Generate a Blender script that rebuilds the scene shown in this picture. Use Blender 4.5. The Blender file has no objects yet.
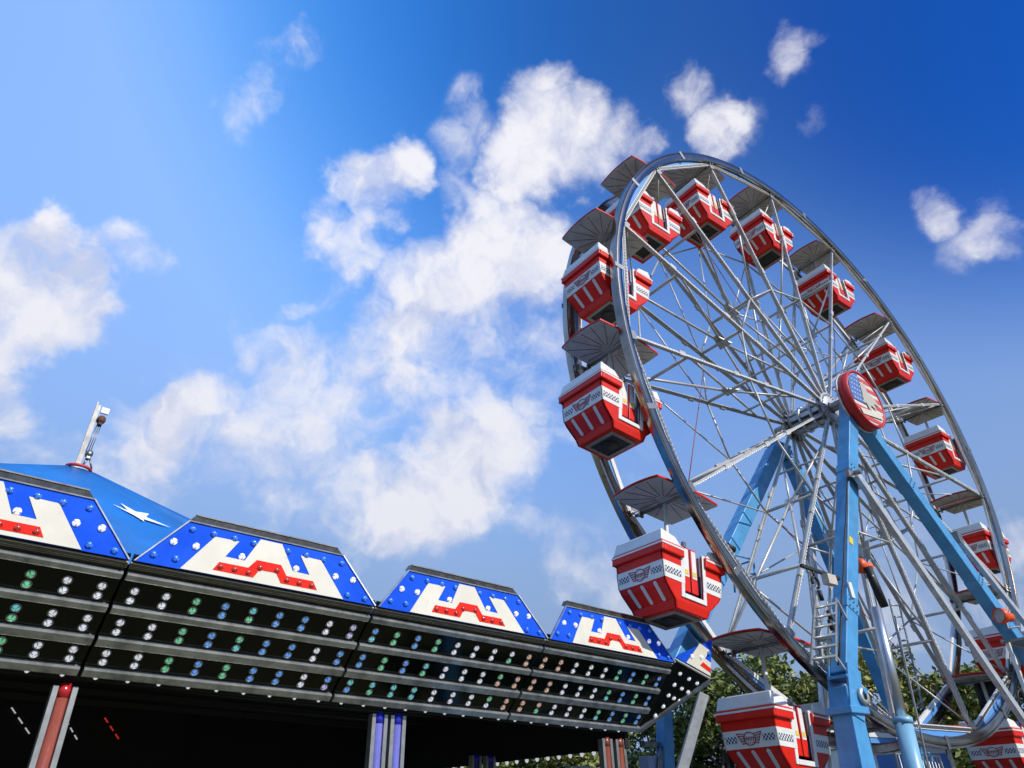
import bpy, bmesh, math, random
from mathutils import Vector, Matrix, Euler
random.seed(7)
sc = bpy.context.scene
COL = sc.collection
R_ = math.radians
PI = math.pi

# ------------------------------------------------------------------ camera
CAM_Z = 1.5
F_PX, PITCH, ROLL = 700.78, 0.5573045, -0.0244241
cd = bpy.data.cameras.new('camera'); cam = bpy.data.objects.new('camera', cd); COL.objects.link(cam)
cd.sensor_width = 36.0; cd.lens = F_PX / 1024 * 36; cd.clip_start = .05; cd.clip_end = 3000
CAM_ROT = Matrix.Rotation(PI/2 + PITCH, 3, 'X') @ Matrix.Rotation(ROLL, 3, 'Z')
cam.location = (0, 0, CAM_Z); cam.rotation_euler = CAM_ROT.to_euler()
sc.camera = cam

# ------------------------------------------------------------------ light, sky, exposure
SUN_AZ, SUN_EL = 126.0, 38.0
SUN_STRENGTH, SKY_STRENGTH = 4.3, 0.15
sv = sc.view_settings
sv.view_transform = 'Standard'; sv.look = 'None'; sv.gamma = 1.0; sv.use_curve_mapping = False
sv.exposure = 0.0
sd = bpy.data.lights.new('sun', 'SUN'); sun = bpy.data.objects.new('sun', sd); COL.objects.link(sun)
sd.energy = SUN_STRENGTH; sd.angle = R_(.5); sd.color = (1, .95, .86)
sdir = Vector((math.sin(R_(SUN_AZ))*math.cos(R_(SUN_EL)), math.cos(R_(SUN_AZ))*math.cos(R_(SUN_EL)), math.sin(R_(SUN_EL))))
sun.rotation_euler = sdir.to_track_quat('Z', 'Y').to_euler()
sun.location = (30, -30, 40)

world = bpy.data.worlds.new('World'); sc.world = world; world.use_nodes = True

def view_dir(px, py):            # world direction of a cloud, read off once from its place in the sky
    v = CAM_ROT @ Vector(((px-512)/F_PX, -(py-384)/F_PX, -1)); return v.normalized()

def build_world():
    nt = world.node_tree; nt.nodes.clear(); N = nt.nodes.new; L = nt.links.new
    def math_(op, a, b=None, clamp=False):
        n = N('ShaderNodeMath'); n.operation = op; n.use_clamp = clamp
        for i, v in enumerate((a, b)):
            if v is None: continue
            if isinstance(v, (int, float)): n.inputs[i].default_value = v
            else: L(v, n.inputs[i])
        return n.outputs[0]
    sky = N('ShaderNodeTexSky'); sky.sky_type = 'NISHITA'; sky.sun_disc = False
    sky.sun_elevation = R_(SUN_EL); sky.sun_rotation = R_(SUN_AZ)
    sky.air_density = 1.0; sky.dust_density = .55; sky.ozone_density = 2.6; sky.altitude = 200
    hs = N('ShaderNodeHueSaturation'); hs.inputs['Saturation'].default_value = 1.22; hs.inputs['Value'].default_value = 1.0
    tn = N('ShaderNodeMixRGB'); tn.blend_type = 'MULTIPLY'; tn.inputs[0].default_value = 1; tn.inputs[2].default_value = (.46, .56, .93, 1)
    L(sky.outputs[0], tn.inputs[1]); L(tn.outputs[0], hs.inputs['Color'])
    tc = N('ShaderNodeTexCoord'); d = tc.outputs['Generated']
    nz = N('ShaderNodeTexNoise'); nz.inputs['Scale'].default_value = 5; nz.inputs['Detail'].default_value = 6; nz.inputs['Roughness'].default_value = .55
    L(d, nz.inputs['Vector'])
    sub = N('ShaderNodeVectorMath'); sub.operation = 'SUBTRACT'; L(nz.outputs['Color'], sub.inputs[0]); sub.inputs[1].default_value = (.5, .5, .5)
    scl = N('ShaderNodeVectorMath'); scl.operation = 'SCALE'; L(sub.outputs[0], scl.inputs[0]); scl.inputs['Scale'].default_value = .24
    add = N('ShaderNodeVectorMath'); add.operation = 'ADD'; L(d, add.inputs[0]); L(scl.outputs[0], add.inputs[1])
    nrm = N('ShaderNodeVectorMath'); nrm.operation = 'NORMALIZE'; L(add.outputs[0], nrm.inputs[0])
    dw = nrm.outputs[0]
    blobs = CLOUDS
    acc = None
    for (px, py, r, w) in blobs:
        c = view_dir(px, py)
        # angular radius of r pixels at that place
        ar = math.acos(max(-1, min(1, c.dot(view_dir(px + r, py)))))
        dt = N('ShaderNodeVectorMath'); dt.operation = 'DOT_PRODUCT'; L(dw, dt.inputs[0]); dt.inputs[1].default_value = c
        mr = N('ShaderNodeMapRange'); mr.interpolation_type = 'SMOOTHSTEP'
        mr.inputs['From Min'].default_value = math.cos(ar*1.4); mr.inputs['From Max'].default_value = math.cos(ar*.1)
        mr.inputs['To Min'].default_value = 0; mr.inputs['To Max'].default_value = w*.86
        L(dt.outputs['Value'], mr.inputs['Value'])
        o = mr.outputs['Result']
        acc = o if acc is None else math_('ADD', math_('MAXIMUM', acc, o), math_('MULTIPLY', math_('MINIMUM', acc, o), .22))
    # puffs: a coarse and a fine noise break the banks up; the same noise read a little higher tells tops from bases
    def fbm(vec, scale, rough, det=9):
        n_ = N('ShaderNodeTexNoise'); n_.inputs['Scale'].default_value = scale; n_.inputs['Detail'].default_value = det; n_.inputs['Roughness'].default_value = rough
        L(vec, n_.inputs['Vector']); return n_.outputs['Fac']
    up_ = N('ShaderNodeVectorMath'); up_.operation = 'ADD'; L(d, up_.inputs[0]); up_.inputs[1].default_value = (sdir.x*.02, sdir.y*.02, .045)
    wn = N('ShaderNodeTexNoise'); wn.inputs['Scale'].default_value = 14; wn.inputs['Detail'].default_value = 5; L(d, wn.inputs['Vector'])
    ws = N('ShaderNodeVectorMath'); ws.operation = 'SCALE'; L(wn.outputs['Color'], ws.inputs[0]); ws.inputs['Scale'].default_value = .10
    def warp(v):
        w_ = N('ShaderNodeVectorMath'); w_.operation = 'ADD'; L(v, w_.inputs[0]); L(ws.outputs[0], w_.inputs[1]); return w_.outputs[0]
    n0 = fbm(warp(d), 6.5, .56); n1 = fbm(warp(up_.outputs[0]), 6.5, .56, 5); nf = fbm(d, 26, .6)
    dens = math_('ADD', math_('ADD', acc, math_('MULTIPLY', math_('SUBTRACT', n0, .5), 2.9)), math_('MULTIPLY', math_('SUBTRACT', nf, .5), .30))
    dm = N('ShaderNodeMapRange'); dm.interpolation_type = 'SMOOTHSTEP'
    dm.inputs['From Min'].default_value = .22; dm.inputs['From Max'].default_value = 1.18
    L(dens, dm.inputs['Value'])
    lit = math_('SUBTRACT', n0, n1)
    gate = math_('MULTIPLY', acc, 2.2, True)          # no cloud where no bank lies
    cov = math_('MULTIPLY', math_('MULTIPLY', dm.outputs['Result'], gate), .94)
    # thick parts of a cloud: white above, lilac grey where thick and low
    ramp = N('ShaderNodeValToRGB'); e = ramp.color_ramp.elements
    e[0].position = .32; e[0].color = (4.1, 4.4, 5.6, 1); e[1].position = .55; e[1].color = (6.4, 6.3, 6.55, 1)
    L(math_('ADD', math_('MULTIPLY', lit, 1.1), .5), ramp.inputs[0])
    # thin high veil: the sky pales with the angle from its darkest point, and towards the horizon
    vd = N('ShaderNodeVectorMath'); vd.operation = 'DOT_PRODUCT'; L(d, vd.inputs[0]); vd.inputs[1].default_value = view_dir(1060, -60)
    vr = N('ShaderNodeMapRange'); vr.inputs['From Min'].default_value = 1; vr.inputs['From Max'].default_value = -1; L(vd.outputs['Value'], vr.inputs['Value'])
    vc = N('ShaderNodeValToRGB'); el = vc.color_ramp.elements; vc.color_ramp.interpolation = 'LINEAR'
    K = 1/SKY_STRENGTH
    def ss(a_, b_, x): x = max(0, min(1, (x-a_)/(b_-a_))); return x*x*(3-2*x)
    stops = []
    for t_ in (0, .015, .03, .045, .06, .075, .09, .105, .12, .135, .15, .165, .18, .20, .22, .26, .40, .60, 1):
        fall = 1 - .68*ss(.26, .7, t_)
        stops.append((t_, (.255*min(1, t_/.24)**4.2*fall + .008 + .012*ss(.0, .03, t_), (.01 + .42*min(1, t_/.235)**1.9)*fall + .022*ss(.003, .035, t_), (.05 + .68*ss(0, .235, t_))*fall)))
    for p_, c_ in stops:
        e_ = el[0] if p_ == 0 else el[len(el)-1] if p_ == 1 else el.new(p_)
        e_.position = p_; e_.color = (c_[0]*K, c_[1]*K, c_[2]*K, 1)
    L(vr.outputs['Result'], vc.inputs[0])
    va = N('ShaderNodeMixRGB'); va.blend_type = 'ADD'; va.inputs[0].default_value = 1; L(hs.outputs[0], va.inputs[1]); L(vc.outputs[0], va.inputs[2])
    sx = N('ShaderNodeSeparateXYZ'); L(d, sx.inputs[0])
    hz = N('ShaderNodeMapRange'); hz.interpolation_type = 'SMOOTHSTEP'
    hz.inputs['From Min'].default_value = .87; hz.inputs['From Max'].default_value = .20
    hz.inputs['To Min'].default_value = 0; hz.inputs['To Max'].default_value = .92
    L(sx.outputs['Z'], hz.inputs['Value'])
    far = N('ShaderNodeMapRange'); far.interpolation_type = 'SMOOTHSTEP'; far.inputs['From Min'].default_value = .005; far.inputs['From Max'].default_value = .055; L(vr.outputs['Result'], far.inputs['Value'])
    hm = N('ShaderNodeMixRGB'); L(math_('MULTIPLY', hz.outputs['Result'], far.outputs['Result']), hm.inputs[0]); L(va.outputs[0], hm.inputs[1])
    hr = N('ShaderNodeValToRGB'); L(sx.outputs['Z'], hr.inputs[0]); he = hr.color_ramp.elements
    he[0].position = .22; he[0].color = (.275*K, .385*K, .58*K, 1); he[1].position = .70; he[1].color = (.34*K, .56*K, 1.0*K, 1); L(hr.outputs[0], hm.inputs[2])
    mx = N('ShaderNodeMixRGB'); cl = N('ShaderNodeMixRGB'); L(math_('MULTIPLY', hz.outputs['Result'], .34), cl.inputs[0]); L(ramp.outputs[0], cl.inputs[1]); cl.inputs[2].default_value = (.50*K, .54*K, .70*K, 1)
    L(cov, mx.inputs[0]); L(hm.outputs[0], mx.inputs[1]); L(cl.outputs[0], mx.inputs[2])
    bg = N('ShaderNodeBackground'); L(mx.outputs[0], bg.inputs[0]); bg.inputs[1].default_value = SKY_STRENGTH
    out = N('ShaderNodeOutputWorld'); L(bg.outputs[0], out.inputs[0])

CLOUDS = [
    (10, 290, 66, 1.4), (50, 295, 52, 1.25), (0, 370, 64, 1.25), (25, 240, 40, 1.1), (130, 250, 34, .62), (85, 265, 36, .5),
    (20, 430, 50, .55),
    (215, 400, 44, .9), (160, 440, 55, .8), (120, 400, 34, .45), (210, 465, 60, .7), (90, 480, 60, .5), (290, 470, 60, .6),
    (380, 185, 44, 1.3), (345, 240, 40, .85), (450, 130, 34, .5), (475, 115, 22, .4), (455, 190, 24, .4),
    (555, 132, 60, 1.25), (520, 155, 44, 1.05), (612, 122, 38, .95),
    (430, 290, 62, 1), (500, 250, 60, .95), (400, 350, 62, .9), (540, 270, 56, .85), (470, 340, 66, .9), (330, 390, 54, .8), (280, 360, 34, .6), (555, 360, 56, .8),
    (450, 470, 62, 1), (390, 490, 52, .95), (500, 440, 52, .95), (540, 440, 46, .8), (330, 500, 60, .55), (590, 420, 50, .6), (430, 540, 40, .5), (545, 560, 50, .45),
    (280, 80, 36, .55), (303, 56, 26, .6), (245, 108, 30, .45),
    (684, 66, 32, .55), (662, 68, 22, .45), (810, 62, 26, .55), (722, 120, 42, .75), (705, 134, 30, .5), (823, 130, 20, .45), (932, 208, 36, .6),
    (1008, 238, 52, .72), (970, 252, 40, .42), (1020, 178, 34, .45),
    (1015, 530, 46, .8), (985, 590, 50, .6), (1010, 630, 60, .6), (640, 600, 60, .4), (880, 600, 60, .4),
    (280, 308, 12, .5),
    (250, 500, 140, .46), (600, 480, 120, .36), (100, 450, 120, .46), (420, 430, 150, .46), (350, 480, 90, .4), (900, 560, 130, .30), (330, 330, 90, .34),
    # banks outside the photo, so the sky goes on
    (-200, 200, 120, .9), (-350, 380, 150, .9), (1250, 300, 120, .9), (1400, 520, 140, .9), (300, -250, 90, .6), (800, -300, 80, .6), (-150, 550, 120, .7),
]
build_world()

# ------------------------------------------------------------------ materials
MATS = {}
def mat(name, col, rough=.5, metal=0.0, noise=0.0, nscale=8.0, bump=0.0, col2=None, spec=None, coat=0.0, dirt=None):
    if name in MATS: return MATS[name]
    m = bpy.data.materials.new(name); m.use_nodes = True; nt = m.node_tree; b = nt.nodes['Principled BSDF']
    b.inputs['Base Color'].default_value = (*col, 1); b.inputs['Roughness'].default_value = rough; b.inputs['Metallic'].default_value = metal
    if spec is not None: b.inputs['Specular IOR Level'].default_value = spec
    if coat: b.inputs['Coat Weight'].default_value = coat; b.inputs['Coat Roughness'].default_value = .06
    if noise or col2 or bump or dirt:
        tc = nt.nodes.new('ShaderNodeTexCoord')
        n = nt.nodes.new('ShaderNodeTexNoise'); n.noise_dimensions = '4D'; n.inputs['Scale'].default_value = nscale; n.inputs['Detail'].default_value = 6; n.inputs['Roughness'].default_value = .65
        oi = nt.nodes.new('ShaderNodeObjectInfo'); ow = nt.nodes.new('ShaderNodeMath'); ow.operation = 'MULTIPLY'; ow.inputs[1].default_value = 40; nt.links.new(oi.outputs['Random'], ow.inputs[0]); nt.links.new(ow.outputs[0], n.inputs['W'])
        nt.links.new(tc.outputs['Object'], n.inputs['Vector'])
        r = nt.nodes.new('ShaderNodeValToRGB')
        c2 = col2 or tuple(c*(1-noise) for c in col)
        r.color_ramp.elements[0].color = (*c2, 1); r.color_ramp.elements[0].position = .32
        r.color_ramp.elements[1].color = (*col, 1); r.color_ramp.elements[1].position = .62
        nt.links.new(n.outputs['Fac'], r.inputs[0])
        last = r.outputs[0]
        if dirt:
            n2 = nt.nodes.new('ShaderNodeTexNoise'); n2.noise_dimensions = '4D'; nt.links.new(ow.outputs[0], n2.inputs['W']); n2.inputs['Scale'].default_value = nscale*3.1; n2.inputs['Detail'].default_value = 8; n2.inputs['Roughness'].default_value = .75
            nt.links.new(tc.outputs['Object'], n2.inputs['Vector'])
            mr = nt.nodes.new('ShaderNodeMapRange'); mr.inputs['From Min'].default_value = .60; mr.inputs['From Max'].default_value = .72
            nt.links.new(n2.outputs['Fac'], mr.inputs['Value'])
            mu = nt.nodes.new('ShaderNodeMath'); mu.operation = 'MULTIPLY'; mu.inputs[1].default_value = .7
            nt.links.new(mr.outputs[0], mu.inputs[0])
            mx = nt.nodes.new('ShaderNodeMixRGB'); nt.links.new(mu.outputs[0], mx.inputs[0]); nt.links.new(last, mx.inputs[1]); mx.inputs[2].default_value = (*dirt, 1)
            last = mx.outputs[0]
        nt.links.new(last, b.inputs['Base Color'])
        rr = nt.nodes.new('ShaderNodeMapRange'); rr.inputs['To Min'].default_value = min(1, rough*1.35); rr.inputs['To Max'].default_value = rough*.75
        nt.links.new(n.outputs['Fac'], rr.inputs['Value']); nt.links.new(rr.outputs[0], b.inputs['Roughness'])
        if bump:
            bp = nt.nodes.new('ShaderNodeBump'); bp.inputs['Strength'].default_value = bump; bp.inputs['Distance'].default_value = .02
            nt.links.new(n.outputs['Fac'], bp.inputs['Height']); nt.links.new(bp.outputs[0], b.inputs['Normal'])
    MATS[name] = m; return m

M_RED    = mat('red_gelcoat', (.76, .019, .005), .40, noise=.22, nscale=3.5, spec=.3, dirt=(.42, .03, .02))
M_WHITE  = mat('white_gelcoat', (.80, .78, .72), .35, noise=.14, nscale=4, dirt=(.50, .44, .34))
M_NAVY   = mat('navy_print', (.012, .018, .07), .45)
M_MAROON = mat('maroon_print', (.30, .05, .06), .45)
M_CANOPY = mat('canopy_grey', (.62, .62, .59), .6, noise=.3, nscale=3, dirt=(.42, .40, .36))
M_SEAM   = mat('seam_dark', (.06, .06, .06), .6)
M_GALV   = mat('galvanised_steel', (.60, .62, .62), .45, metal=.5, noise=.35, nscale=7, dirt=(.22, .18, .14))
M_SPOKE  = mat('spoke_paint', (.58, .56, .51), .40, metal=.3, noise=.35, nscale=2.5, dirt=(.12, .08, .05))  # brown blotches: dirt, plus the dark of shaded undersides put into the colour
M_CHROME = mat('polished_steel', (.46, .39, .32), .17, metal=1, noise=.55, nscale=.9, dirt=(.10, .06, .035))
M_STEELD = mat('dull_steel', (.30, .30, .29), .38, metal=.9, noise=.3, nscale=5)
M_LWHITE = mat('white_beam', (.75, .73, .68), .5, noise=.2, nscale=4, dirt=(.3, .25, .2))
M_BLUE   = mat('tower_blue', (.075, .33, .63), .42, noise=.30, nscale=3.0, dirt=(.05, .15, .26), coat=.25)
M_BLUEP  = mat('panel_blue', (.10, .30, .68), .4, noise=.15, nscale=4)
M_HEADB  = mat('header_blue', (.004, .085, .70), .7, noise=.22, nscale=2.5, spec=.15, dirt=(.01, .05, .36))
M_HEADW  = mat('header_cream', (.70, .66, .54), .7, noise=.12, nscale=3, dirt=(.42, .33, .22), spec=.12)
M_HEADR  = mat('header_red', (.76, .02, .010), .7, noise=.1, nscale=6, spec=.15)
M_BLACKG = mat('black_gloss', (.005, .007, .003), .10, noise=.5, nscale=5, spec=.35, bump=.02)
M_BLACK  = mat('black_matt', (.006, .006, .006), .8)
M_RAIL   = mat('scuffed_aluminium', (.58, .59, .58), .34, metal=.7, noise=.6, nscale=6, dirt=(.25, .24, .21))
M_CAP    = mat('cap_strip', (.11, .105, .085), .25, metal=.5, noise=.7, nscale=14, dirt=(.34, .31, .25))
M_TRIMC  = mat('trim_cream', (.62, .56, .44), .5, noise=.2, nscale=8)
M_TRIMB  = mat('trim_brown', (.26, .20, .12), .5, noise=.3, nscale=8)
M_TENT   = mat('tent_blue', (.012, .16, .50), .5, noise=.35, nscale=1.1, dirt=(.03, .14, .32))
M_STAR   = mat('star_white', (.82, .82, .8), .5)
M_ORANGE = mat('orange_housing', (.85, .10, .015), .4, noise=.1, nscale=9)
M_RUBBER = mat('black_rubber', (.012, .012, .012), .6, noise=.3, nscale=20)
M_RUST   = mat('rusty_block', (.12, .055, .03), .8, noise=.4, nscale=12)
M_YELLOW = mat('yellow_sticker', (.75, .55, .05), .5)
M_SEAT   = mat('seat_navy', (.02, .04, .14), .5)
M_BARK   = mat('bark', (.10, .075, .05), .9, noise=.4, nscale=10, bump=.6)
def leaf_mat(name, a, b_):
    m = mat(name, a, .55, col2=b_, nscale=.9)
    pb = m.node_tree.nodes['Principled BSDF']
    pb.inputs['Subsurface Weight'].default_value = 0
    return m
M_LEAF = [leaf_mat('leaf_olive', (.29, .29, .065), (.14, .16, .035)), leaf_mat('leaf_mid', (.24, .27, .055), (.11, .14, .03)), leaf_mat('leaf_deep', (.17, .21, .045), (.07, .10, .022))]

def bulb_mat(name, col, glow=.48):
    m = mat(name, col, .25, coat=.4)
    nt = m.node_tree; b = nt.nodes['Principled BSDF']
    tc = nt.nodes.new('ShaderNodeTexCoord'); sx = nt.nodes.new('ShaderNodeSeparateXYZ'); nt.links.new(tc.outputs['Object'], sx.inputs[0])
    at = nt.nodes.new('ShaderNodeMath'); at.operation = 'ARCTAN2'; nt.links.new(sx.outputs['X'], at.inputs[0]); nt.links.new(sx.outputs['Y'], at.inputs[1])
    mu = nt.nodes.new('ShaderNodeMath'); mu.operation = 'MULTIPLY'; mu.inputs[1].default_value = 3; nt.links.new(at.outputs[0], mu.inputs[0])
    co = nt.nodes.new('ShaderNodeMath'); co.operation = 'COSINE'; nt.links.new(mu.outputs[0], co.inputs[0])
    mr = nt.nodes.new('ShaderNodeMapRange'); mr.inputs['From Min'].default_value = .55; mr.inputs['From Max'].default_value = .9; nt.links.new(co.outputs[0], mr.inputs['Value'])
    mx = nt.nodes.new('ShaderNodeMixRGB'); nt.links.new(mr.outputs[0], mx.inputs[0]); mx.inputs[1].default_value = (*col, 1); mx.inputs[2].default_value = (*[c*.3 for c in col], 1)
    nt.links.new(mx.outputs[0], b.inputs['Base Color'])
    nt.links.new(mx.outputs[0], b.inputs['Emission Color']); b.inputs['Emission Strength'].default_value = glow      # weak glow in the cap colour, added to brighten the caps
    return m
M_BULB = {'W': bulb_mat('bulb_clear', (.82, .82, .88), .58), 'G': bulb_mat('bulb_green', (.20, .66, .34)), 'B': bulb_mat('bulb_blue', (.16, .40, .90)),
          'C': bulb_mat('bulb_teal', (.20, .66, .68)), 'P': bulb_mat('bulb_peach', (.85, .50, .36)), 'V': bulb_mat('bulb_violet', (.62, .55, .88)),
          'b': bulb_mat('bulb_deep_blue', (.05, .22, .85), .1), 'r': bulb_mat('bulb_red', (.50, .03, .02), .05)}
M_BULB['w'] = M_BULB['W']

# ------------------------------------------------------------------ mesh helpers
class MB:
    def __init__(s): s.v = []; s.f = []; s.smooth = set()
    def add(s, vs, fs, smooth=False):
        o = len(s.v); s.v += [tuple(v) for v in vs]
        for f in fs:
            if smooth: s.smooth.add(len(s.f))
            s.f.append(tuple(i + o for i in f))
    def box(s, c, sz, M=None):
        x, y, z = (q/2 for q in sz); c = Vector(c)
        vs = [Vector((a*x, b*y, d*z)) for a in (-1, 1) for b in (-1, 1) for d in (-1, 1)]
        vs = [(M @ v if M else v) + c for v in vs]
        s.add(vs, [(0, 1, 3, 2), (4, 6, 7, 5), (0, 4, 5, 1), (2, 3, 7, 6), (0, 2, 6, 4), (1, 5, 7, 3)])
    def bar(s, a, b, w, h, up=(0, -1, 0), w2=None, h2=None):     # w across, h along 'up'
        a, b = Vector(a), Vector(b); t = (b-a).normalized(); u = Vector(up); u = (u - t*u.dot(t)).normalized(); r = t.cross(u)
        vs = []
        for p, ww, hh in ((a, w, h), (b, w2 or w, h2 or h)):
            for i, j in ((-1, -1), (1, -1), (1, 1), (-1, 1)): vs.append(p + r*i*ww/2 + u*j*hh/2)
        s.add(vs, [(3, 2, 1, 0), (4, 5, 6, 7), (0, 1, 5, 4), (1, 2, 6, 5), (2, 3, 7, 6), (3, 0, 4, 7)])
    def tube(s, pts, r, n=8, cap=True, r2=None):
        pts = [Vector(p) for p in pts]; rings = []
        ref = Vector((.31, .17, .93))
        for i, p in enumerate(pts):
            t = (pts[min(i+1, len(pts)-1)] - pts[max(i-1, 0)]).normalized()
            u = (ref - t*ref.dot(t))
            if u.length < .05: u = Vector((1, 0, 0)) - t*t.x
            u.normalize(); w = t.cross(u)
            rr = r if r2 is None else r + (r2-r)*i/(len(pts)-1)
            rings.append([p + (u*math.cos(k*2*PI/n) + w*math.sin(k*2*PI/n))*rr for k in range(n)])
        vs = [v for rg in rings for v in rg]; fs = []
        for i in range(len(pts)-1):
            for k in range(n):
                fs.append((i*n+k, i*n+(k+1) % n, (i+1)*n+(k+1) % n, (i+1)*n+k))
        o = len(s.f); s.add(vs, fs, True)
        if cap:
            b0 = len(s.v) - len(vs); m_ = len(vs) - n
            s.f.append(tuple(b0 + k for k in range(n))[::-1]); s.f.append(tuple(b0 + m_ + k for k in range(n)))
    def lathe(s, prof, n=16, M=None):       # prof: (r, z) about local z
        vs = []; fs = []
        for r, z in prof:
            for k in range(n): 
                v = Vector((r*math.cos(2*PI*k/n), r*math.sin(2*PI*k/n), z)); vs.append(M @ v if M else v)
        for i in range(len(prof)-1):
            for k in range(n): fs.append((i*n+k, i*n+(k+1) % n, (i+1)*n+(k+1) % n, (i+1)*n+k))
        s.add(vs, fs, True)
    def prism(s, poly, f0, f1):             # poly list of 2-D points, f0/f1 map (a,b) to 3-D for the two faces
        n = len(poly); A = [Vector(f0(*p)) for p in poly]; B = [Vector(f1(*p)) for p in poly]
        s.add(A + B, [tuple(range(n)), tuple(range(2*n-1, n-1, -1))] + [(i, i+n, (i+1) % n + n, (i+1) % n) for i in range(n)])
    def build(s, name, m, parent=None, bevel=0, label=None):
        me = bpy.data.meshes.new(name); me.from_pydata(s.v, [], s.f); me.update()
        bm = bmesh.new(); bm.from_mesh(me)
        for i, f in enumerate(bm.faces): f.smooth = i in s.smooth
        bmesh.ops.recalc_face_normals(bm, faces=bm.faces); bm.to_mesh(me); bm.free()
        for mm in (m if isinstance(m, (list, tuple)) else [m]): me.materials.append(mm)
        o = bpy.data.objects.new(name, me); COL.objects.link(o)
        if parent: o.parent = parent
        if bevel:
            bv = o.modifiers.new('bevel', 'BEVEL'); bv.width = bevel; bv.segments = 2; bv.limit_method = 'ANGLE'; bv.angle_limit = R_(40)
        if label: o['label'] = label
        return o
def pieces(mb, name, m, parent, bevel=0):          # every loose piece of mb becomes a part of its own
    par = list(range(len(mb.v)))
    def find(a):
        while par[a] != a: par[a] = par[par[a]]; a = par[a]
        return a
    for f in mb.f:
        r = find(f[0])
        for k in f[1:]: par[find(k)] = r
    groups = {}
    for i, f in enumerate(mb.f): groups.setdefault(find(f[0]), []).append(i)
    out = []
    for fi in groups.values():
        q = MB(); mp = {}
        for i in fi:
            for k in mb.f[i]:
                if k not in mp: mp[k] = len(q.v); q.v.append(mb.v[k])
            if i in mb.smooth: q.smooth.add(len(q.f))
            q.f.append(tuple(mp[k] for k in mb.f[i]))
        out.append(q.build(name, m, parent, bevel))
    return out
def toothed(a, b, n, w, h, across, up):            # one connected strip of little raised lamp caps
    mb = MB(); a, b = Vector(a), Vector(b); pr = []
    for i in range(n):
        t0, t1, t2 = i/n, (i+.62)/n, (i+1)/n
        pr += [(t0, h), (t1, h), (t1, h*.25), (t2, h*.25)]
    pts = [(0, 0)] + pr + [(1, 0)]
    vs = []
    for sgn in (-1, 1): vs += [a.lerp(b, t) + up*z + across*(sgn*w/2) for t, z in pts]
    k = len(pts); fs = [(i, i+1, i+1+k, i+k) for i in range(k-1)]
    for i in range(n):
        o = 1 + 4*i
        for q in (0, k): fs.append((q+o, q+o+1, q+o+2, q+o+3) if False else (q+o, q+o+1, q+o+2))
    mb.add(vs, fs); return mb
def tag(o, label, cat, group=None, kind=None):
    if label: o['label'] = label
    if cat: o['category'] = cat
    if group: o['group'] = group
    if kind: o['kind'] = kind
    return o
def empty(name, loc, rot=(0, 0, 0)):
    o = bpy.data.objects.new(name, None); COL.objects.link(o); o.location = loc; o.rotation_euler = rot; o.empty_display_size = .2; return o
KIDS = {}
def copy_tree(o, parent=None):
    c = o.copy(); COL.objects.link(c)
    if parent: c.parent = parent
    for ch in list(o.children): copy_tree(ch, c)
    return c

# ------------------------------------------------------------------ ground
g = MB(); g.add([(-1500, -1500, 0), (1500, -1500, 0), (1500, 1500, 0), (-1500, 1500, 0)], [(0, 1, 2, 3)])
M_GROUND = mat('trodden_grass', (.10, .105, .04), .95, col2=(.13, .11, .065), nscale=.35, bump=.3)
tag(g.build('ground', M_GROUND), None, None, kind='structure')

# ================================================================== FERRIS WHEEL
YAW = 0.6498200522538435
WC = Vector((7.02657, 14.50135, 7.913595 + CAM_Z))
NSEAT, R_NODE, PH = 15, 6.815, 2.41917
def node(k, r=R_NODE):
    th = PH - k*2*PI/NSEAT; return r*math.cos(th), r*math.sin(th)
def wloc(x, y, z): return WC + Matrix.Rotation(YAW, 3, 'Z') @ Vector((x, y, z))
GROUND_L = -WC.z

wheel = empty('ferris_wheel', WC, (0, 0, YAW))
tag(wheel, 'tall ferris wheel of polished steel rims and pale steel spokes', 'ferris wheel')
R_OUT = 7.0
FY, BY = -.70, .70            # rim planes
SEG = 120
def ring(prof, name, m, parent, bevel=0):
    mb = MB(); n = len(prof); vs = []; fs = []
    for i in range(SEG):
        th = 2*PI*i/SEG
        for (r, y) in prof: vs.append((r*math.cos(th), y, r*math.sin(th)))
    for i in range(SEG):
        for k in range(n): fs.append((i*n+k, i*n+(k+1) % n, ((i+1) % SEG)*n+(k+1) % n, ((i+1) % SEG)*n+k))
    mb.add(vs, fs); o = mb.build(name, m, parent)
    for p in o.data.polygons: p.use_smooth = True
    o.data.set_sharp_from_angle(angle=R_(30)); return o
for (yo, yi) in ((FY-.03, FY+.09), (BY+.03, BY-.09)):
    s_ = 1 if yi > yo else -1
    rim = ring([(6.80, yo + s_*.02), (6.815, yo - s_*.005), (6.86, yo - s_*.022), (6.90, yo - s_*.026), (6.945, yo - s_*.018), (6.962, yo), (6.966, yo - s_*.018), (6.995, yo - s_*.018), (7.0, yo - s_*.006), (7.0, yi), (6.97, yi), (6.955, yo + s_*.05), (6.83, yo + s_*.05), (6.80, yi)], 'rim', M_CHROME, wheel)
    jb = MB()
    for k in range(NSEAT):
        th = PH - (k+.5)*2*PI/NSEAT
        c = Vector((6.9*math.cos(th), yo - s_*.022, 6.9*math.sin(th)))
        jb.box(c, (.215, .015, .10), Matrix.Rotation(-th, 3, 'Y'))
    pieces(jb, 'joint_plate', M_STEELD, rim)
HF, HB = -.50, .55            # hub flange planes
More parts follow.
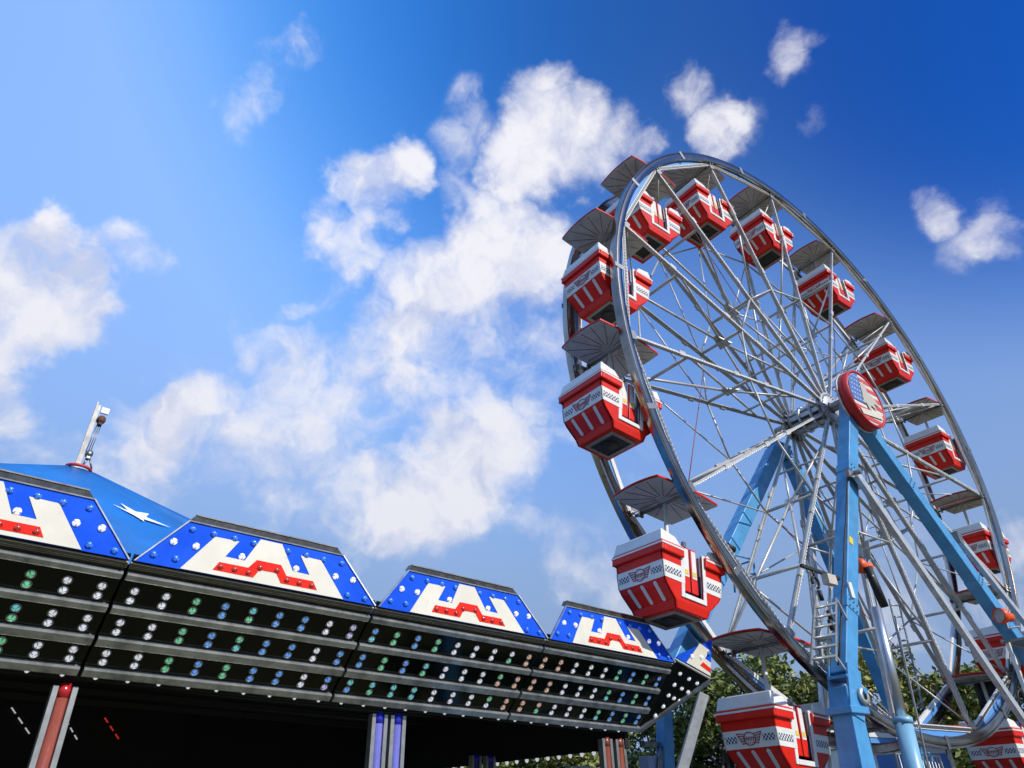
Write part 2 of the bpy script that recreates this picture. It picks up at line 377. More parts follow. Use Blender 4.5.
for side, (ry, hy) in enumerate(((FY+.06, HF), (BY-.06, HB))):
    out = -1 if side == 0 else 1
    for k in range(NSEAT):
        x, z = node(k); th = PH - k*2*PI/NSEAT; th2 = PH - (k+1)*2*PI/NSEAT
        e = Vector((math.cos(th), 0, math.sin(th))); tq = Vector((-math.sin(th), 0, math.cos(th)))
        mb = MB()
        a = e*.26 + Vector((0, hy, 0)); b = e*6.79 + Vector((0, ry, 0))
        mb.bar(a, b, .052, .036, up=(0, out, 0)); mb.bar(a + Vector((0, -out*.040, 0)), b + Vector((0, -out*.040, 0)), .012, .06, up=(0, out, 0))
        # bolted splices
        for t in (.36, .52, .78):
            p = a.lerp(b, t); mb.box(p + Vector((0, out*.004, 0)), (.16, .062, .095), Matrix.Rotation(-th, 3, 'Y'))
        for t in [q/9 for q in range(1, 9)]:
            p = a.lerp(b, t); mb.box(p + tq*.031, (.022, .03, .016), Matrix.Rotation(-th, 3, 'Y'))
        sp = mb.build('spoke', M_SPOKE, wheel)
        if side == 0:
            o_ = Vector((0, out*.024, 0)) + tq*.016
            toothed(a.lerp(b, .06) + o_, a.lerp(b, .96) + o_, 70, .018, .014, tq, Vector((0, out, 0))).build('light_strip', M_STAR, sp)
        # chord beam between neighbouring spokes, blue infill plate behind it
        e2 = Vector((math.cos(th2), 0, math.sin(th2)))
        a, b = e*6.80 + Vector((0, ry, 0)), e2*6.80 + Vector((0, ry, 0))
        mb = MB(); t = (b-a).normalized(); a2, b2 = a + t*.05, b - t*.05
        mid = (a+b).normalized(); mid.y = 0
        mb.bar(a2, b2, .085, .05, up=(0, out, 0))
        cb = mb.build('chord_beam', M_LWHITE, wheel)
        toothed(a2 + Vector((0, out*.026, 0)), b2 + Vector((0, out*.026, 0)), 34, .05, .010, mid, Vector((0, out, 0))).build('light_strip', M_STEELD, cb)
        pl = MB(); th_m = th - PI/NSEAT; pts = []
        for i in range(9):
            q = th + (th2-th)*(.04 + .92*i/8); pts.append((6.80*math.cos(q), 6.80*math.sin(q)))
        pa, pb_ = a.lerp(b, .05) + mid*.044, a.lerp(b, .95) + mid*.044
        poly = pts + [(pb_.x, pb_.z), (pa.x, pa.z)]
        yy = ry - out*.0
        pl.prism(poly, lambda u, v: (u, yy-.006, v), lambda u, v: (u, yy+.006, v))
        pl.build('infill_plate', M_BLUEP, wheel)
        # end gusset where spoke, chords and rim meet
        gm = MB(); gm.box(e*6.74 + Vector((0, ry + out*.034, 0)), (.20, .02, .17), Matrix.Rotation(-th, 3, 'Y'))
        for s2 in (-1, 1): gm.tube([e*6.78 + tq*.05*s2 + Vector((0, ry + out*.03, 0)), e*6.78 + tq*.05*s2 + Vector((0, ry + out*.07, 0))], .02, 6)
        gm.build('spoke_bracket', M_STEELD, wheel)
# cross frames between the two sides
for k in range(NSEAT):
    th = PH - k*2*PI/NSEAT; e = Vector((math.cos(th), 0, math.sin(th)))
    def P(r, y): return e*r + Vector((0, y, 0))
    def ys(r, side): 
        t = (r-.26)/6.53; return (HF + (FY+.06-HF)*t) if side < 0 else (HB + (BY-.06-HB)*t)
    mb = MB()
    mb.tube([P(5.15, ys(5.15, -1)), P(5.15, ys(5.15, 1))], .034, 6)
    mb.tube([P(3.15, ys(3.15, -1)), P(3.15, ys(3.15, 1))], .034, 6)
    mb.tube([P(3.15, .0), P(6.7, ys(6.7, 1))], .028, 6)
    mb.tube([P(3.15, .0), P(5.15, ys(5.15, -1))], .026, 6)
    e3 = Vector((math.cos(th - 2*PI/NSEAT), 0, math.sin(th - 2*PI/NSEAT)))
    mb.tube([P(3.15, ys(3.15, 1)), e3*5.15 + Vector((0, ys(5.15, 1), 0))], .018, 5)
    mb.tube([P(5.15, ys(5.15, 1)), P(6.7, ys(6.7, -1))], .016, 5)
    mb.tube([P(1.9, ys(1.9, -1)), P(1.9, ys(1.9, 1))], .026, 5)
    mb.tube([P(3.15, .0), P(1.3, ys(1.3, 1))], .024, 6)
    mb.tube([P(3.15, .0), P(1.3, ys(1.3, -1))], .024, 6)
    mb.prism([(-.16, -.16), (.16, -.16), (.05, .22), (-.05, .22)], lambda u, v: P(3.15+v, u) + Vector((-math.sin(th), 0, math.cos(th)))*.012, lambda u, v: P(3.15+v, u) - Vector((-math.sin(th), 0, math.cos(th)))*.012)
    mb.build('cross_frame', M_SPOKE, wheel)
for side, y in ((-1, -.55), (1, .58)):
    for r in ((3.15,) if side < 0 else (3.15, 5.15)):
        for k in range(NSEAT):
            th = PH - k*2*PI/NSEAT; th2 = th - 2*PI/NSEAT; mb = MB()
            mb.tube([(r*math.cos(th), y, r*math.sin(th)), (r*math.cos(th2), y, r*math.sin(th2))], .022, 6)
            mb.build('ring_tie', M_SPOKE, wheel)
# tension cables
for k in (0, 3, 6, 9, 12):
    th = PH - k*2*PI/NSEAT; th2 = PH - (k+1.5)*2*PI/NSEAT
    mb = MB(); mb.tube([(6.7*math.cos(th), -.6, 6.7*math.sin(th)), (3.15*math.cos(th2), .55, 3.15*math.sin(th2))], .009, 5)
    mb.build('tension_cable', mat('red_cable', (.25, .03, .03), .5), wheel)
MY = Matrix.Rotation(PI/2, 4, 'X')      # local z -> -y
hub = MB()
hub.lathe([(0, .50), (.10, .50), (.10, .44), (.30, .44), (.30, .36), (.16, .36), (.16, -.40), (.30, -.40), (.30, -.52), (.12, -.52), (.12, -.95), (0, -.95)][::-1], 24, MY)
hub.lathe([(0, 1.15), (.11, 1.15), (.11, .4)], 18, MY)
hub.build('hub', M_STEELD, wheel)
cl = MB()
for i in range(15):
    a = 2*PI*(i+.5)/15
    for y in (HF+.05, HB-.05): cl.box((.33*math.cos(a), y, .33*math.sin(a)), (.13, .13, .07), Matrix.Rotation(-a, 3, 'Y'))
    cl.tube([(.45*math.cos(a), HF+.04, .45*math.sin(a)), (.45*math.cos(a+.42), HF+.04, .45*math.sin(a+.42))], .02, 5)
pieces(cl, 'hub_clamp', M_STEELD, wheel)
dr = MB()
for i in range(10):
    a = 2*PI*i/10
    dr.bar((.26*math.cos(a), -.4, .26*math.sin(a)), (.26*math.cos(a), .45, .26*math.sin(a)), .10, .05, up=(math.cos(a), 0, math.sin(a)))
for y in (-.15, .15): dr.tube([(.30*math.cos(t*PI/8), y, .30*math.sin(t*PI/8)) for t in range(17)], .04, 6)
dr.build('hub_cage', M_GALV, wheel)
for y in (HF, HB):
    fl = MB()
    fl.lathe([(.14, -y+.025), (.40, -y+.025), (.40, -y-.025), (.14, -y-.025)], 30, MY)
    for k in range(30):
        a = 2*PI*k/30; fl.tube([(.34*math.cos(a), y-.06, .34*math.sin(a)), (.34*math.cos(a), y+.06, .34*math.sin(a))], .02, 5)
    fl.build('hub_flange', M_GALV, wheel)

# ---- emblem sign on the end of the axle
sg = empty('emblem_sign', wloc(-.10, -1.12, -.20), (0, 0, YAW))
tag(sg, 'round red rimmed sign with starred blue field and red stripes at the hub', 'sign')
SR = .70
b = MB(); b.lathe([(0, 0), (SR, 0), (SR, .26), (SR-.05, .26), (SR-.05, .235), (0, .235)], 48, MY); b.build('drum', mat('drum_red', (.50, .012, .008), .4, noise=.2, nscale=4), sg)
b = MB(); b.lathe([(SR+.004, -.012), (SR+.018, -.012), (SR+.018, .03), (SR+.004, .03)], 48, MY); b.build('edge_band', M_GALV, sg)
def disc_clip(poly, name, m, y, th=.008):
    mb = MB(); mb.prism(poly, lambda u, v: (u, -y, v), lambda u, v: (u, -y-th, v)); return mb.build(name, m, sg)
RR = SR-.07
face = [(RR*math.cos(t*PI/24), RR*math.sin(t*PI/24)) for t in range(48)]
disc_clip(face, 'face', mat('sign_white', (.72, .66, .60), .6, noise=.25, nscale=5, dirt=(.62, .25, .22)), .236)
# blue field: left part of the face
def chord_x(z): return math.sqrt(max(0, RR*RR - z*z))
def clip_strip(z0, z1, xl, xr):      # horizontal stripe clipped to the disc
    L_, R2 = [], []
    for i in range(7):
        z = z0 + (z1-z0)*i/6; c = chord_x(z)*.99; L_.append((max(-c, xl), z)); R2.append((min(c, xr), z))
    return L_ + R2[::-1]
st = MB()
for i in range(7):
    z0 = RR*.86 - i*.205
    poly = clip_strip(z0-.095, z0, -.05 if i < 4 else -.9, .9)
    poly = [(p[0], p[1] + .0) for p in poly]
    st.prism(poly, lambda u, v: (u, -.246, v), lambda u, v: (u, -.253, v))
st.build('stripes', mat('sign_red', (.66, .06, .06), .6, noise=.2, nscale=5, dirt=(.70, .45, .42)), sg)
bf = MB(); bf.prism(clip_strip(-.18, RR*.97, -.9, -.08), lambda u, v: (u, -.254, v), lambda u, v: (u, -.259, v)); bf.build('star_field', mat('sign_blue', (.07, .17, .46), .55, noise=.3, nscale=5, dirt=(.3, .4, .6)), sg)
dt = MB()
for i in range(6):
    for j in range(6):
        x, z = -.60 + i*.10 + (j % 2)*.045, -.12 + j*.125
        if math.hypot(x, z) < RR*.93 and x < -.13:
            dt.prism([(x + .028*(1 if q % 2 == 0 else .42)*math.sin(q*PI/5), z + .028*(1 if q % 2 == 0 else .42)*math.cos(q*PI/5)) for q in range(10)], lambda u, v: (u, -.2595, v), lambda u, v: (u, -.263, v))
dt.build('stars', M_STAR, sg)
bird = MB()
bird.prism([(p*.86, q*.86) for p, q in [(-.12, .42), (.05, .52), (.14, .40), (.12, .22), (.42, .10), (.60, -.10), (.30, -.06), (.34, -.26), (.12, -.16), (.0, -.42), (-.10, -.16), (-.22, -.20), (-.16, .10)]], lambda u, v: (u, -.264, v), lambda u, v: (u, -.270, v))
bird.build('figure', mat('sign_grey_green', (.42, .46, .40), .6, col2=(.55, .38, .28), nscale=6), sg)
scr = MB(); scr.prism([(-.44, -.36), (.42, -.26), (.47, -.40), (-.38, -.50)], lambda u, v: (u, -.264, v), lambda u, v: (u, -.269, v)); scr.build('scroll', M_HEADW, sg)

# ================================================================== GONDOLAS
def chequer_mat():
    m = bpy.data.materials.new('chequer_print'); m.use_nodes = True; nt = m.node_tree; b = nt.nodes['Principled BSDF']; b.inputs['Roughness'].default_value = .5
    tc = nt.nodes.new('ShaderNodeTexCoord'); mp = nt.nodes.new('ShaderNodeMapping'); mp.inputs['Scale'].default_value = (33, 33, 33); mp.inputs['Location'].default_value = (.02, .0, .02)
    nt.links.new(tc.outputs['Object'], mp.inputs[0])
    sx = nt.nodes.new('ShaderNodeSeparateXYZ'); nt.links.new(mp.outputs[0], sx.inputs[0])
    ge = nt.nodes.new('ShaderNodeNewGeometry'); gn = nt.nodes.new('ShaderNodeTexCoord')
    sn = nt.nodes.new('ShaderNodeSeparateXYZ'); nt.links.new(gn.outputs['Normal'], sn.inputs[0])
    ab = nt.nodes.new('ShaderNodeMath'); ab.operation = 'ABSOLUTE'; nt.links.new(sn.outputs['Y'], ab.inputs[0])
    gt = nt.nodes.new('ShaderNodeMath'); gt.operation = 'GREATER_THAN'; gt.inputs[1].default_value = .5; nt.links.new(ab.outputs[0], gt.inputs[0])
    mi = nt.nodes.new('ShaderNodeMixRGB'); nt.links.new(gt.outputs[0], mi.inputs[0]); nt.links.new(sx.outputs['Y'], mi.inputs[1]); nt.links.new(sx.outputs['X'], mi.inputs[2])
    cm = nt.nodes.new('ShaderNodeCombineXYZ'); nt.links.new(mi.outputs[0], cm.inputs[0]); cm.inputs[1].default_value = .5; nt.links.new(sx.outputs['Z'], cm.inputs[2])
    ch = nt.nodes.new('ShaderNodeTexChecker'); ch.inputs['Scale'].default_value = 1; ch.inputs['Color1'].default_value = (.012, .016, .06, 1); ch.inputs['Color2'].default_value = (.72, .70, .66, 1)
    nt.links.new(cm.outputs[0], ch.inputs['Vector']); nt.links.new(ch.outputs['Color'], b.inputs['Base Color'])
    return m
M_CHECK = chequer_mat()
def make_gondola():
    root = empty('gondola', (0, 0, 0))
    Z = lambda d: -d
    # profile of the tub end, (x, depth below pivot)
    PROF = [(.665, 1.03), (.655, 1.20), (.645, 1.31), (.605, 1.57), (.565, 1.64), (.37, 1.83), (.335, 1.94)]
    YW = [.49, .487, .483, .475, .467, .447, .42]
    SL, SR_, SB = -.185, .215, 1.70          # door slot
    t = .03
    mb = MB()
    for sx in (-1, 1):                       # ends
        for i in range(len(PROF)-1):
            (x0, d0), (x1, d1) = PROF[i], PROF[i+1]; y0, y1 = YW[i], YW[i+1]
            mb.add([(sx*x0, -y0, -d0), (sx*x0, y0, -d0), (sx*x1, y1, -d1), (sx*x1, -y1, -d1),
                    (sx*(x0-t), -y0, -d0), (sx*(x0-t), y0, -d0), (sx*(x1-t), y1, -d1), (sx*(x1-t), -y1, -d1)],
                   [(0, 1, 2, 3), (4, 7, 6, 5), (0, 4, 5, 1), (0, 3, 7, 4), (1, 5, 6, 2), (3, 2, 6, 7)])
    def wall(sy, xa_f, xb_f, idx0=0):
        for i in range(len(PROF)-1):
            (x0, d0), (x1, d1) = PROF[i], PROF[i+1]
            if idx0 and d1 <= SB: continue
            dd0 = max(d0, SB) if idx0 else d0
            f = (dd0-d0)/(d1-d0); x0_ = x0 + (x1-x0)*f; y0 = YW[i] + (YW[i+1]-YW[i])*f; y1 = YW[i+1]
            xs = [(xa_f(x0_), xb_f(x0_)), (xa_f(x1), xb_f(x1))]
            o = [(xs[0][0], sy*y0, -dd0), (xs[0][1], sy*y0, -dd0), (xs[1][1], sy*y1, -d1), (xs[1][0], sy*y1, -d1)]
            inn = [(a, b_ - sy*t, c) for a, b_, c in o]
            mb.add(o + inn, [(0, 1, 2, 3), (4, 7, 6, 5), (0, 4, 5, 1), (1, 5, 6, 2), (2, 6, 7, 3), (3, 7, 4, 0)])
    for sy in (-1, 1):
        wall(sy, lambda x: -x, lambda x: min(SL, x)); wall(sy, lambda x: max(SR_, -x), lambda x: x)
        wall(sy, lambda x: max(-x, SL), lambda x: min(x, SR_), 1)
    mb.box((0, 0, -1.930), (.64, .82, .03))
    tub = mb.build('tub', M_RED, root)
    # protruding lip with pinstripe
    mb = MB(); pin = MB()
    for sx in (-1, 1):
        xo = .70
        mb.box((sx*(xo-.025), 0, -1.11), (.05, 1.08, .16))
        for sy in (-1, 1):
            xe = (abs(SL) if sx < 0 else SR_) + .035
            mb.box((sx*(xe + xo - .05)/2, sy*.515, -1.11), (xo-.05-xe, .05, .16))
        pin.box((sx*(xo+.002), 0, -1.072), (.008, 1.086, .028))
        for sy in (-1, 1):
            xe = (abs(SL) if sx < 0 else SR_) + .05
            pin.box((sx*(xe + xo - .006)/2, sy*.542, -1.072), (xo-.006-xe, .008, .028))
    pieces(mb, 'lip', M_RED, tub, bevel=.018); pieces(pin, 'pinstripe', M_WHITE, tub)
    # white seat-back coaming round each end
    for sx in (-1, 1):
        mb = MB()
        mb.add([(sx*.69, -.525, -1.032), (sx*.69, .525, -1.032), (sx*.655, .49, -.83), (sx*.655, -.49, -.83), (sx*.61, -.525, -1.032), (sx*.61, .525, -1.032), (sx*.60, .49, -.83), (sx*.60, -.49, -.83)],
               [(0, 1, 2, 3), (4, 7, 6, 5), (3, 2, 6, 7), (0, 4, 5, 1), (0, 3, 7, 4), (1, 5, 6, 2)])
        xe = (abs(SL) if sx < 0 else SR_)
        for sy in (-1, 1):
            q = [(sx*.688, -1.032), (sx*.653, -.832), (sx*(xe+.17), -.885), (sx*(xe+.07), -1.032)]
            mb.prism(q, lambda u, v, sy=sy: (u, sy*(.526 - (v+1.032)*.18), v), lambda u, v, sy=sy: (u, sy*(.486 - (v+1.032)*.18), v))
        mb.build('coaming', M_WHITE, root, bevel=.02)
    # white band with chequers and winged emblem
    mb = MB(); pr = .006
    d0, d1 = 1.32, 1.565
    def xat(d): return PROF[2][0] + (PROF[3][0]-PROF[2][0])*(d-1.31)/.26 if d >= 1.31 else .645
    def yat(d): return .483 + (-.008)*(d-1.31)/.26
    for sx in (-1, 1):
        o = [(sx*(xat(d)+pr), sy*(yat(d)+pr), -d) for d, sy in ((d0, -1), (d0, 1), (d1, 1), (d1, -1))]
        inn = [(a - sx*.02, b_, c) for a, b_, c in o]
        mb.add(o + inn, [(0, 1, 2, 3), (4, 7, 6, 5), (0, 4, 5, 1), (1, 5, 6, 2), (2, 6, 7, 3), (3, 7, 4, 0)])
        for sy in (-1, 1):
            xe = (abs(SL) if sx < 0 else SR_)
            o = [(sx*xe, sy*(yat(d0)+pr), -d0), (sx*(xat(d0)+pr), sy*(yat(d0)+pr), -d0), (sx*(xat(d1)+pr), sy*(yat(d1)+pr), -d1), (sx*xe, sy*(yat(d1)+pr), -d1)]
            inn = [(a, b_ - sy*.02, c) for a, b_, c in o]
            mb.add(o + inn, [(0, 1, 2, 3), (4, 7, 6, 5), (0, 4, 5, 1), (1, 5, 6, 2), (2, 6, 7, 3), (3, 7, 4, 0)])
    band = mb.build('band', M_WHITE, root)
    cs = .040; dm = (d0+d1)/2; ck = MB(); cke = MB()
    for sx in (-1, 1):
        for sy in (-1, 1):
            xe = (abs(SL) if sx < 0 else SR_) + .08
            ck.box((sx*(xe + .60)/2, sy*(yat(dm)+pr+.001), -dm), (.60-xe, .008, .090))
        x = sx*(xat(dm)+pr)
        tilt = Matrix.Rotation(sx*math.atan2(.04, .26), 3, 'Y')
        for s in (-1, 1): cke.box((x, s*.335, -dm), (.008, .21, .090), tilt)
    pieces(ck, 'chequer_strip', M_CHECK, band); pieces(cke, 'chequer_strip', M_CHECK, band)
    for sx in (-1, 1):
        wg = MB()
        x = lambda d: sx*(xat(d)+pr+.004)
        def rod(p, q, r=.0065): wg.bar((x(p[1]), p[0], -p[1]), (x(q[1]), q[0], -q[1]), r*2, .006, up=(1, 0, 0))
        for i in range(24):      # oval centre
            a, b_ = 2*PI*i/24, 2*PI*(i+1)/24
            rod((.105*math.cos(a), dm + .085*math.sin(a)), (.105*math.cos(b_), dm + .085*math.sin(b_)))
        for s in (-1, 1):
            for f in range(5):   # feathers
                d = dm - .062 + f*.03
                rod((s*.085, d), (s*(.225 - f*.018), d - .018 + f*.004), .006)
                rod((s*(.225 - f*.018), d - .018 + f*.004), (s*(.20 - f*.018), d + .012), .005)
        for i in range(6):       # worn lettering that cannot be read: rows of short strokes
            yy = -.075 + i*.03
            rod((yy, dm-.03), (yy+.012, dm+.03), .005); rod((yy, dm+.0), (yy+.02, dm-.01), .004)
        for i in range(5):
            yy = -.065 + i*.03; rod((yy, dm+.045), (yy+.014, dm+.062), .004)
        wg.build('winged_emblem', M_MAROON, band)
    # three white stripes on each sloping end
    es = MB()
    for sx in (-1, 1):
        (x0, da), (x1, db) = PROF[4], PROF[5]
        for j in (-1, 0, 1):
            pts = []
            yc = j*.265
            nrm = Vector((sx*(db-da), 0, -(x0-x1))).normalized()
            A = Vector((sx*(x0 + (x0-x1)*.12), yc*1.0, -da + (db-da)*.12)); B = Vector((sx*(x1 + (x0-x1)*.16), yc*.94, -(db - (db-da)*.16)))
            ax_ = (B-A).normalized(); w_ = Vector((0, 1, 0)); rr = .031
            poly = [(-rr*math.sin(k*PI/8), rr*math.cos(k*PI/8), 0) for k in range(9)] + [(rr*math.sin(k*PI/8), -rr*math.cos(k*PI/8), 1) for k in range(9)]
            es.prism(poly, lambda u, v, e_: (A if e_ == 0 else B) + ax_*u + w_*v + nrm*.008, lambda u, v, e_: (A if e_ == 0 else B) + ax_*u + w_*v - nrm*.002)
    pieces(es, 'end_stripe', mat('stripe_white', (.70, .68, .66), .45), tub)
    # white door frames, both sides
    for sy in (-1, 1):
        fr = MB(); y = sy*.562
        def yb(d): 
            return sy*((.488 if d < 1.31 else .488 - (d-1.31)*.065) + .012)
        w = .07
        for xx in (SL, SR_):
            s = -1 if xx < 0 else 1
            fr.add([(xx, yb(1.0), -1.0), (xx + s*w, yb(1.0), -1.0), (xx + s*w, yb(SB+w), -SB-w), (xx, yb(SB+w), -SB-w)] +
                   [(xx, yb(1.0)-sy*.05, -1.0), (xx + s*w, yb(1.0)-sy*.05, -1.0), (xx + s*w, yb(SB+w)-sy*.05, -SB-w), (xx, yb(SB+w)-sy*.05, -SB-w)],
                   [(0, 1, 2, 3), (4, 7, 6, 5), (0, 4, 5, 1), (1, 5, 6, 2), (2, 6, 7, 3), (3, 7, 4, 0)])
        fr.box(((SL+SR_)/2, yb(SB+w/2)-sy*.024, -SB-w/2), (SR_-SL-.004, .05, w))
        fr.build('door_frame', M_WHITE, root, bevel=.006)
        dr_ = MB(); wp = MB(); stk = MB()
        for xa, xb in ((SL+.01, SL+.155), (SL+.185, SL+.32)):
            xc = (xa+xb)/2; ww = xb-xa; yy = sy*.435
            dr_.box((xc, yy, -1.30), (ww, .03, .70))
            wp.box((xc, yy+sy*.017, -1.20), (ww*.70, .008, .44))
            stk.box((xc, yy+sy*.023, -1.35), (ww*.5, .006, .07))
        dd = pieces(dr_, 'door', M_RED, root, .008)
        for q_, nm_, mm_ in ((wp, 'door_panel', M_WHITE), (stk, 'door_sticker', M_YELLOW)):
            for o_, d_ in zip(pieces(q_, nm_, mm_, None), dd): o_.parent = d_
        lt = MB(); lt.box((SR_-.035, sy*.445, -1.2), (.03, .04, .30)); lt.box((SL+.06, sy*.445, -.925), (.06, .05, .09)); pieces(lt, 'latch', M_STEELD, root)
    # seats, floor well under the tub
    for sx in (-1, 1):
        se = MB(); se.box((sx*.40, 0, -1.55), (.34, .86, .10)); se.box((sx*.56, 0, -1.24), (.06, .86, .56)); se.build('seat', M_SEAT, root, bevel=.02)
    fb = MB()
    for (c, s_) in (((-.235, 0, -1.958), (.05, .64, .03)), ((.235, 0, -1.958), (.05, .64, .03)), ((0, -.30, -1.958), (.42, .05, .03)), ((0, .30, -1.958), (.42, .05, .03))): fb.box(c, s_)
    fb.build('floor_frame', mat('frame_olive', (.34, .31, .25), .6, noise=.3, nscale=6), root)
    fp = MB(); fp.box((0, 0, -1.951), (.42, .55, .008)); fp.lathe([(.0, .0), (.13, 0), (.13, -.02), (0, -.02)], 20, Matrix.Translation((0, 0, -1.954))); fp.build('floor_plate', mat('floor_dark', (.035, .032, .028), .7, noise=.4, nscale=6), root)
    # pole, axle and canopy
    pm = MB(); pm.tube([(0, 0, -1.92), (0, 0, -.03)], .036, 10); pm.build('pole', M_LWHITE, root)
    ax = MB(); ax.tube([(0, -.58, -.015), (0, .68, -.015)], .028, 8)
    for s in (-1, 1): ax.box((0, s*.56, -.02), (.09, .04, .11))
    ax.build('axle', M_STEELD, root)
    LX, LY = .74, .55
    def cz(x, y): return .035 - .02*abs(x)/LX - .03*(abs(y)/LY)**2 + .02
    cm = MB(); vs = []; fs = []; nx, ny = 12, 8
    def pt(i, j):
        u, v = -1 + 2*i/nx, -1 + 2*j/ny
        x = u*LX*(1 - .05*v*v); y = v*LY*(1 - .07*u*u); return x, y
    for i in range(nx+1):
        for j in range(ny+1):
            x, y = pt(i, j); vs.append((x, y, cz(x, y)))
    no = len(vs)
    vs += [(x, y, z+.022) for x, y, z in vs]
    q = lambda i, j: i*(ny+1)+j
    for i in range(nx):
        for j in range(ny):
            fs.append((q(i, j), q(i, j+1), q(i+1, j+1), q(i+1, j))); fs.append(tuple(no+k for k in (q(i, j), q(i+1, j), q(i+1, j+1), q(i, j+1))))
    cm.add(vs, fs, True)
    can = cm.build('canopy', M_CANOPY, root)
    # red edging of the canopy
    tr = MB(); loop = [(i, 0) for i in range(nx)] + [(nx, j) for j in range(ny)] + [(i, ny) for i in range(nx, 0, -1)] + [(0, j) for j in range(ny, 0, -1)]
    pp = []
    for i, j in loop: x, y = pt(i, j); pp.append(Vector((x, y, cz(x, y)+.015)))
    nn = len(pp); vs = []; fs = []
    for p_ in pp:
        o = Vector((p_.x, p_.y, 0)).normalized()*.012
        vs += [p_ + Vector((0, 0, .032)), p_ + o*.15 + Vector((0, 0, .004)), p_ - o*2 + Vector((0, 0, .004)), p_ - o*2 + Vector((0, 0, .032))]
    for i in range(nn):
        k = (i+1) % nn
        for a in range(4): fs.append((i*4+a, i*4+(a+1) % 4, k*4+(a+1) % 4, k*4+a))
    tr.add(vs, fs); tr.build('edging', M_RED, can)
    sm = MB()
    for s in (-1, 1):
        for a in range(9):
            ang = -PI/2 + PI*(a+.5)/9
            dx, dy = math.cos(ang), math.sin(ang)
            tmax = min(LX*.93/max(dx, 1e-3), LY*.90/max(abs(dy), 1e-3))
            p0 = Vector((s*dx*.17, dy*.13, 0)); p1 = Vector((s*dx*tmax, dy*tmax, 0)); prev = None
            for i in range(5):
                p_ = p0.lerp(p1, i/4); p_.z = cz(p_.x, p_.y) - .001
                if prev is not None: sm.bar(prev, p_, .010, .006, up=(0, 0, 1))
                prev = p_
    sm.build('seam', M_SEAM, can)
    return root
TILT = {-1: 4.5, -2: 7, -3: 7.5, -4: 4, 0: 3, -5: 2, -6: 2}
GL = {
 -4: 'gondola in front of the trees, left of the upright blue leg',
 -3: 'gondola with its door side in full sun, just above the right end of the facade',
 -2: 'gondola furthest left on the wheel, seen from below with three white stripes',
 -1: 'gondola at upper left whose middle is crossed by the polished front rim',
 0: 'gondola at the upper left shoulder, directly below the topmost canopy',
 1: 'red and white gondola at the very top of the wheel under the front rim',
 2: 'red and white gondola just right of the wheel top, third along the upper arc',
 3: 'small red and white gondola on the upper right arc between two white spokes',
 4: 'small red and white gondola directly above the round emblem sign',
 5: 'red and white gondola level with the emblem sign, right beside the blue diagonal leg',
 6: 'red gondola half hidden behind the blue diagonal leg at the right edge of the wheel',
 7: 'shaded red gondola low on the right behind the orange floodlight',
 8: 'red and white gondola at the bottom right behind the lowest bend of the rim',
 -5: 'lowest gondola of the wheel, only its grey canopy showing beside the blue lower leg',
 -6: 'gondola at the bottom of the wheel whose red edged canopy peeps over blue rim plates',
}
g0 = make_gondola()
for i, k in enumerate(range(-6, 9)):
    o = g0 if i == 0 else copy_tree(g0)
    x, z = node(k); tl = TILT.get(k, .6); o.location = wloc(x + .02 + .9*math.sin(R_(tl)), -.06, z); o.rotation_euler = (0, R_(tl), YAW)
    tag(o, GL[k], 'gondola', 'gondolas hanging round the ferris wheel')

# ================================================================== TOWERS
def tower(name, label, y, sy):
    root = empty(name, wloc(0, y, GROUND_L), (0, 0, YAW)); tag(root, label, 'tower', 'support towers of the wheel')
    return root, Vector((0, 0, -GROUND_L))
ft, off = tower('support_tower', 'blue front tower with two splayed legs, grey struts and a low folding joint', -1.02, -1)
def F(x, z, y=0): return Vector((x, y, z)) + off
mb = MB()
mb.bar(F(-.30, -.38), F(-3.26, -6.13), .31, .27, up=(0, -1, 0)); mb.build('leg', M_BLUE, ft, bevel=.015)
mb = MB(); mb.bar(F(.10, -.55), F(7.42, -8.3), .31, .27, up=(0, -1, 0)); mb.build('leg', M_BLUE, ft, bevel=.015)
mb = MB()
mb.bar(F(-3.38, -6.30), F(-3.66, -8.7), .30, .30, up=(0, -1, 0), w2=.46, h2=.42); ll = mb.build('lower_leg', M_BLUE, ft, bevel=.012)
mb = MB(); mb.box(F(-3.42, -6.62), (.50, .44, .10)); mb.box(F(-3.28, -6.14), (.38, .34, .05)); pieces(mb, 'joint_plate', M_BLUE, ft, bevel=.01)
mb = MB()
for s in (-1, 1): mb.bar(F(-3.22, -6.0, -.16*s), F(-3.46, -6.72, -.16*s), .34, .035, up=(0, -1, 0))
mb.tube([F(-3.2, -6.35, -.26), F(-3.2, -6.35, .26)], .05, 10); mb.build('hinge', M_BLUE, ft)
mb = MB(); mb.lathe([(.06, 0), (.12, 0), (.12, .05), (.06, .05)], 16, Matrix.Translation(F(-3.22, -6.42, -.185)) @ MY); mb.build('hinge_ring', M_GALV, ft)
def channel(a, b_, w, d, name='strut'):
    mb = MB(); mb.bar(a, b_, w, .016, up=(0, -1, 0)); t = (b_-a).normalized(); r = t.cross(Vector((0, -1, 0)))
    for s in (-1, 1): mb.bar(a + r*s*w/2 + Vector((0, -d/2 if s > 0 else d/2, 0))*1, b_ + r*s*w/2 + Vector((0, -d/2 if s > 0 else d/2, 0)), .016, d, up=(0, -1, 0))
    return mb.build(name, M_GALV, ft)
channel(F(-1.36, -2.26, -.22), F(3.6, -7.9, -.22), .36, .10)
channel(F(2.95, -2.66, -.02), F(7.2, -6.05, -.02), .36, .10)
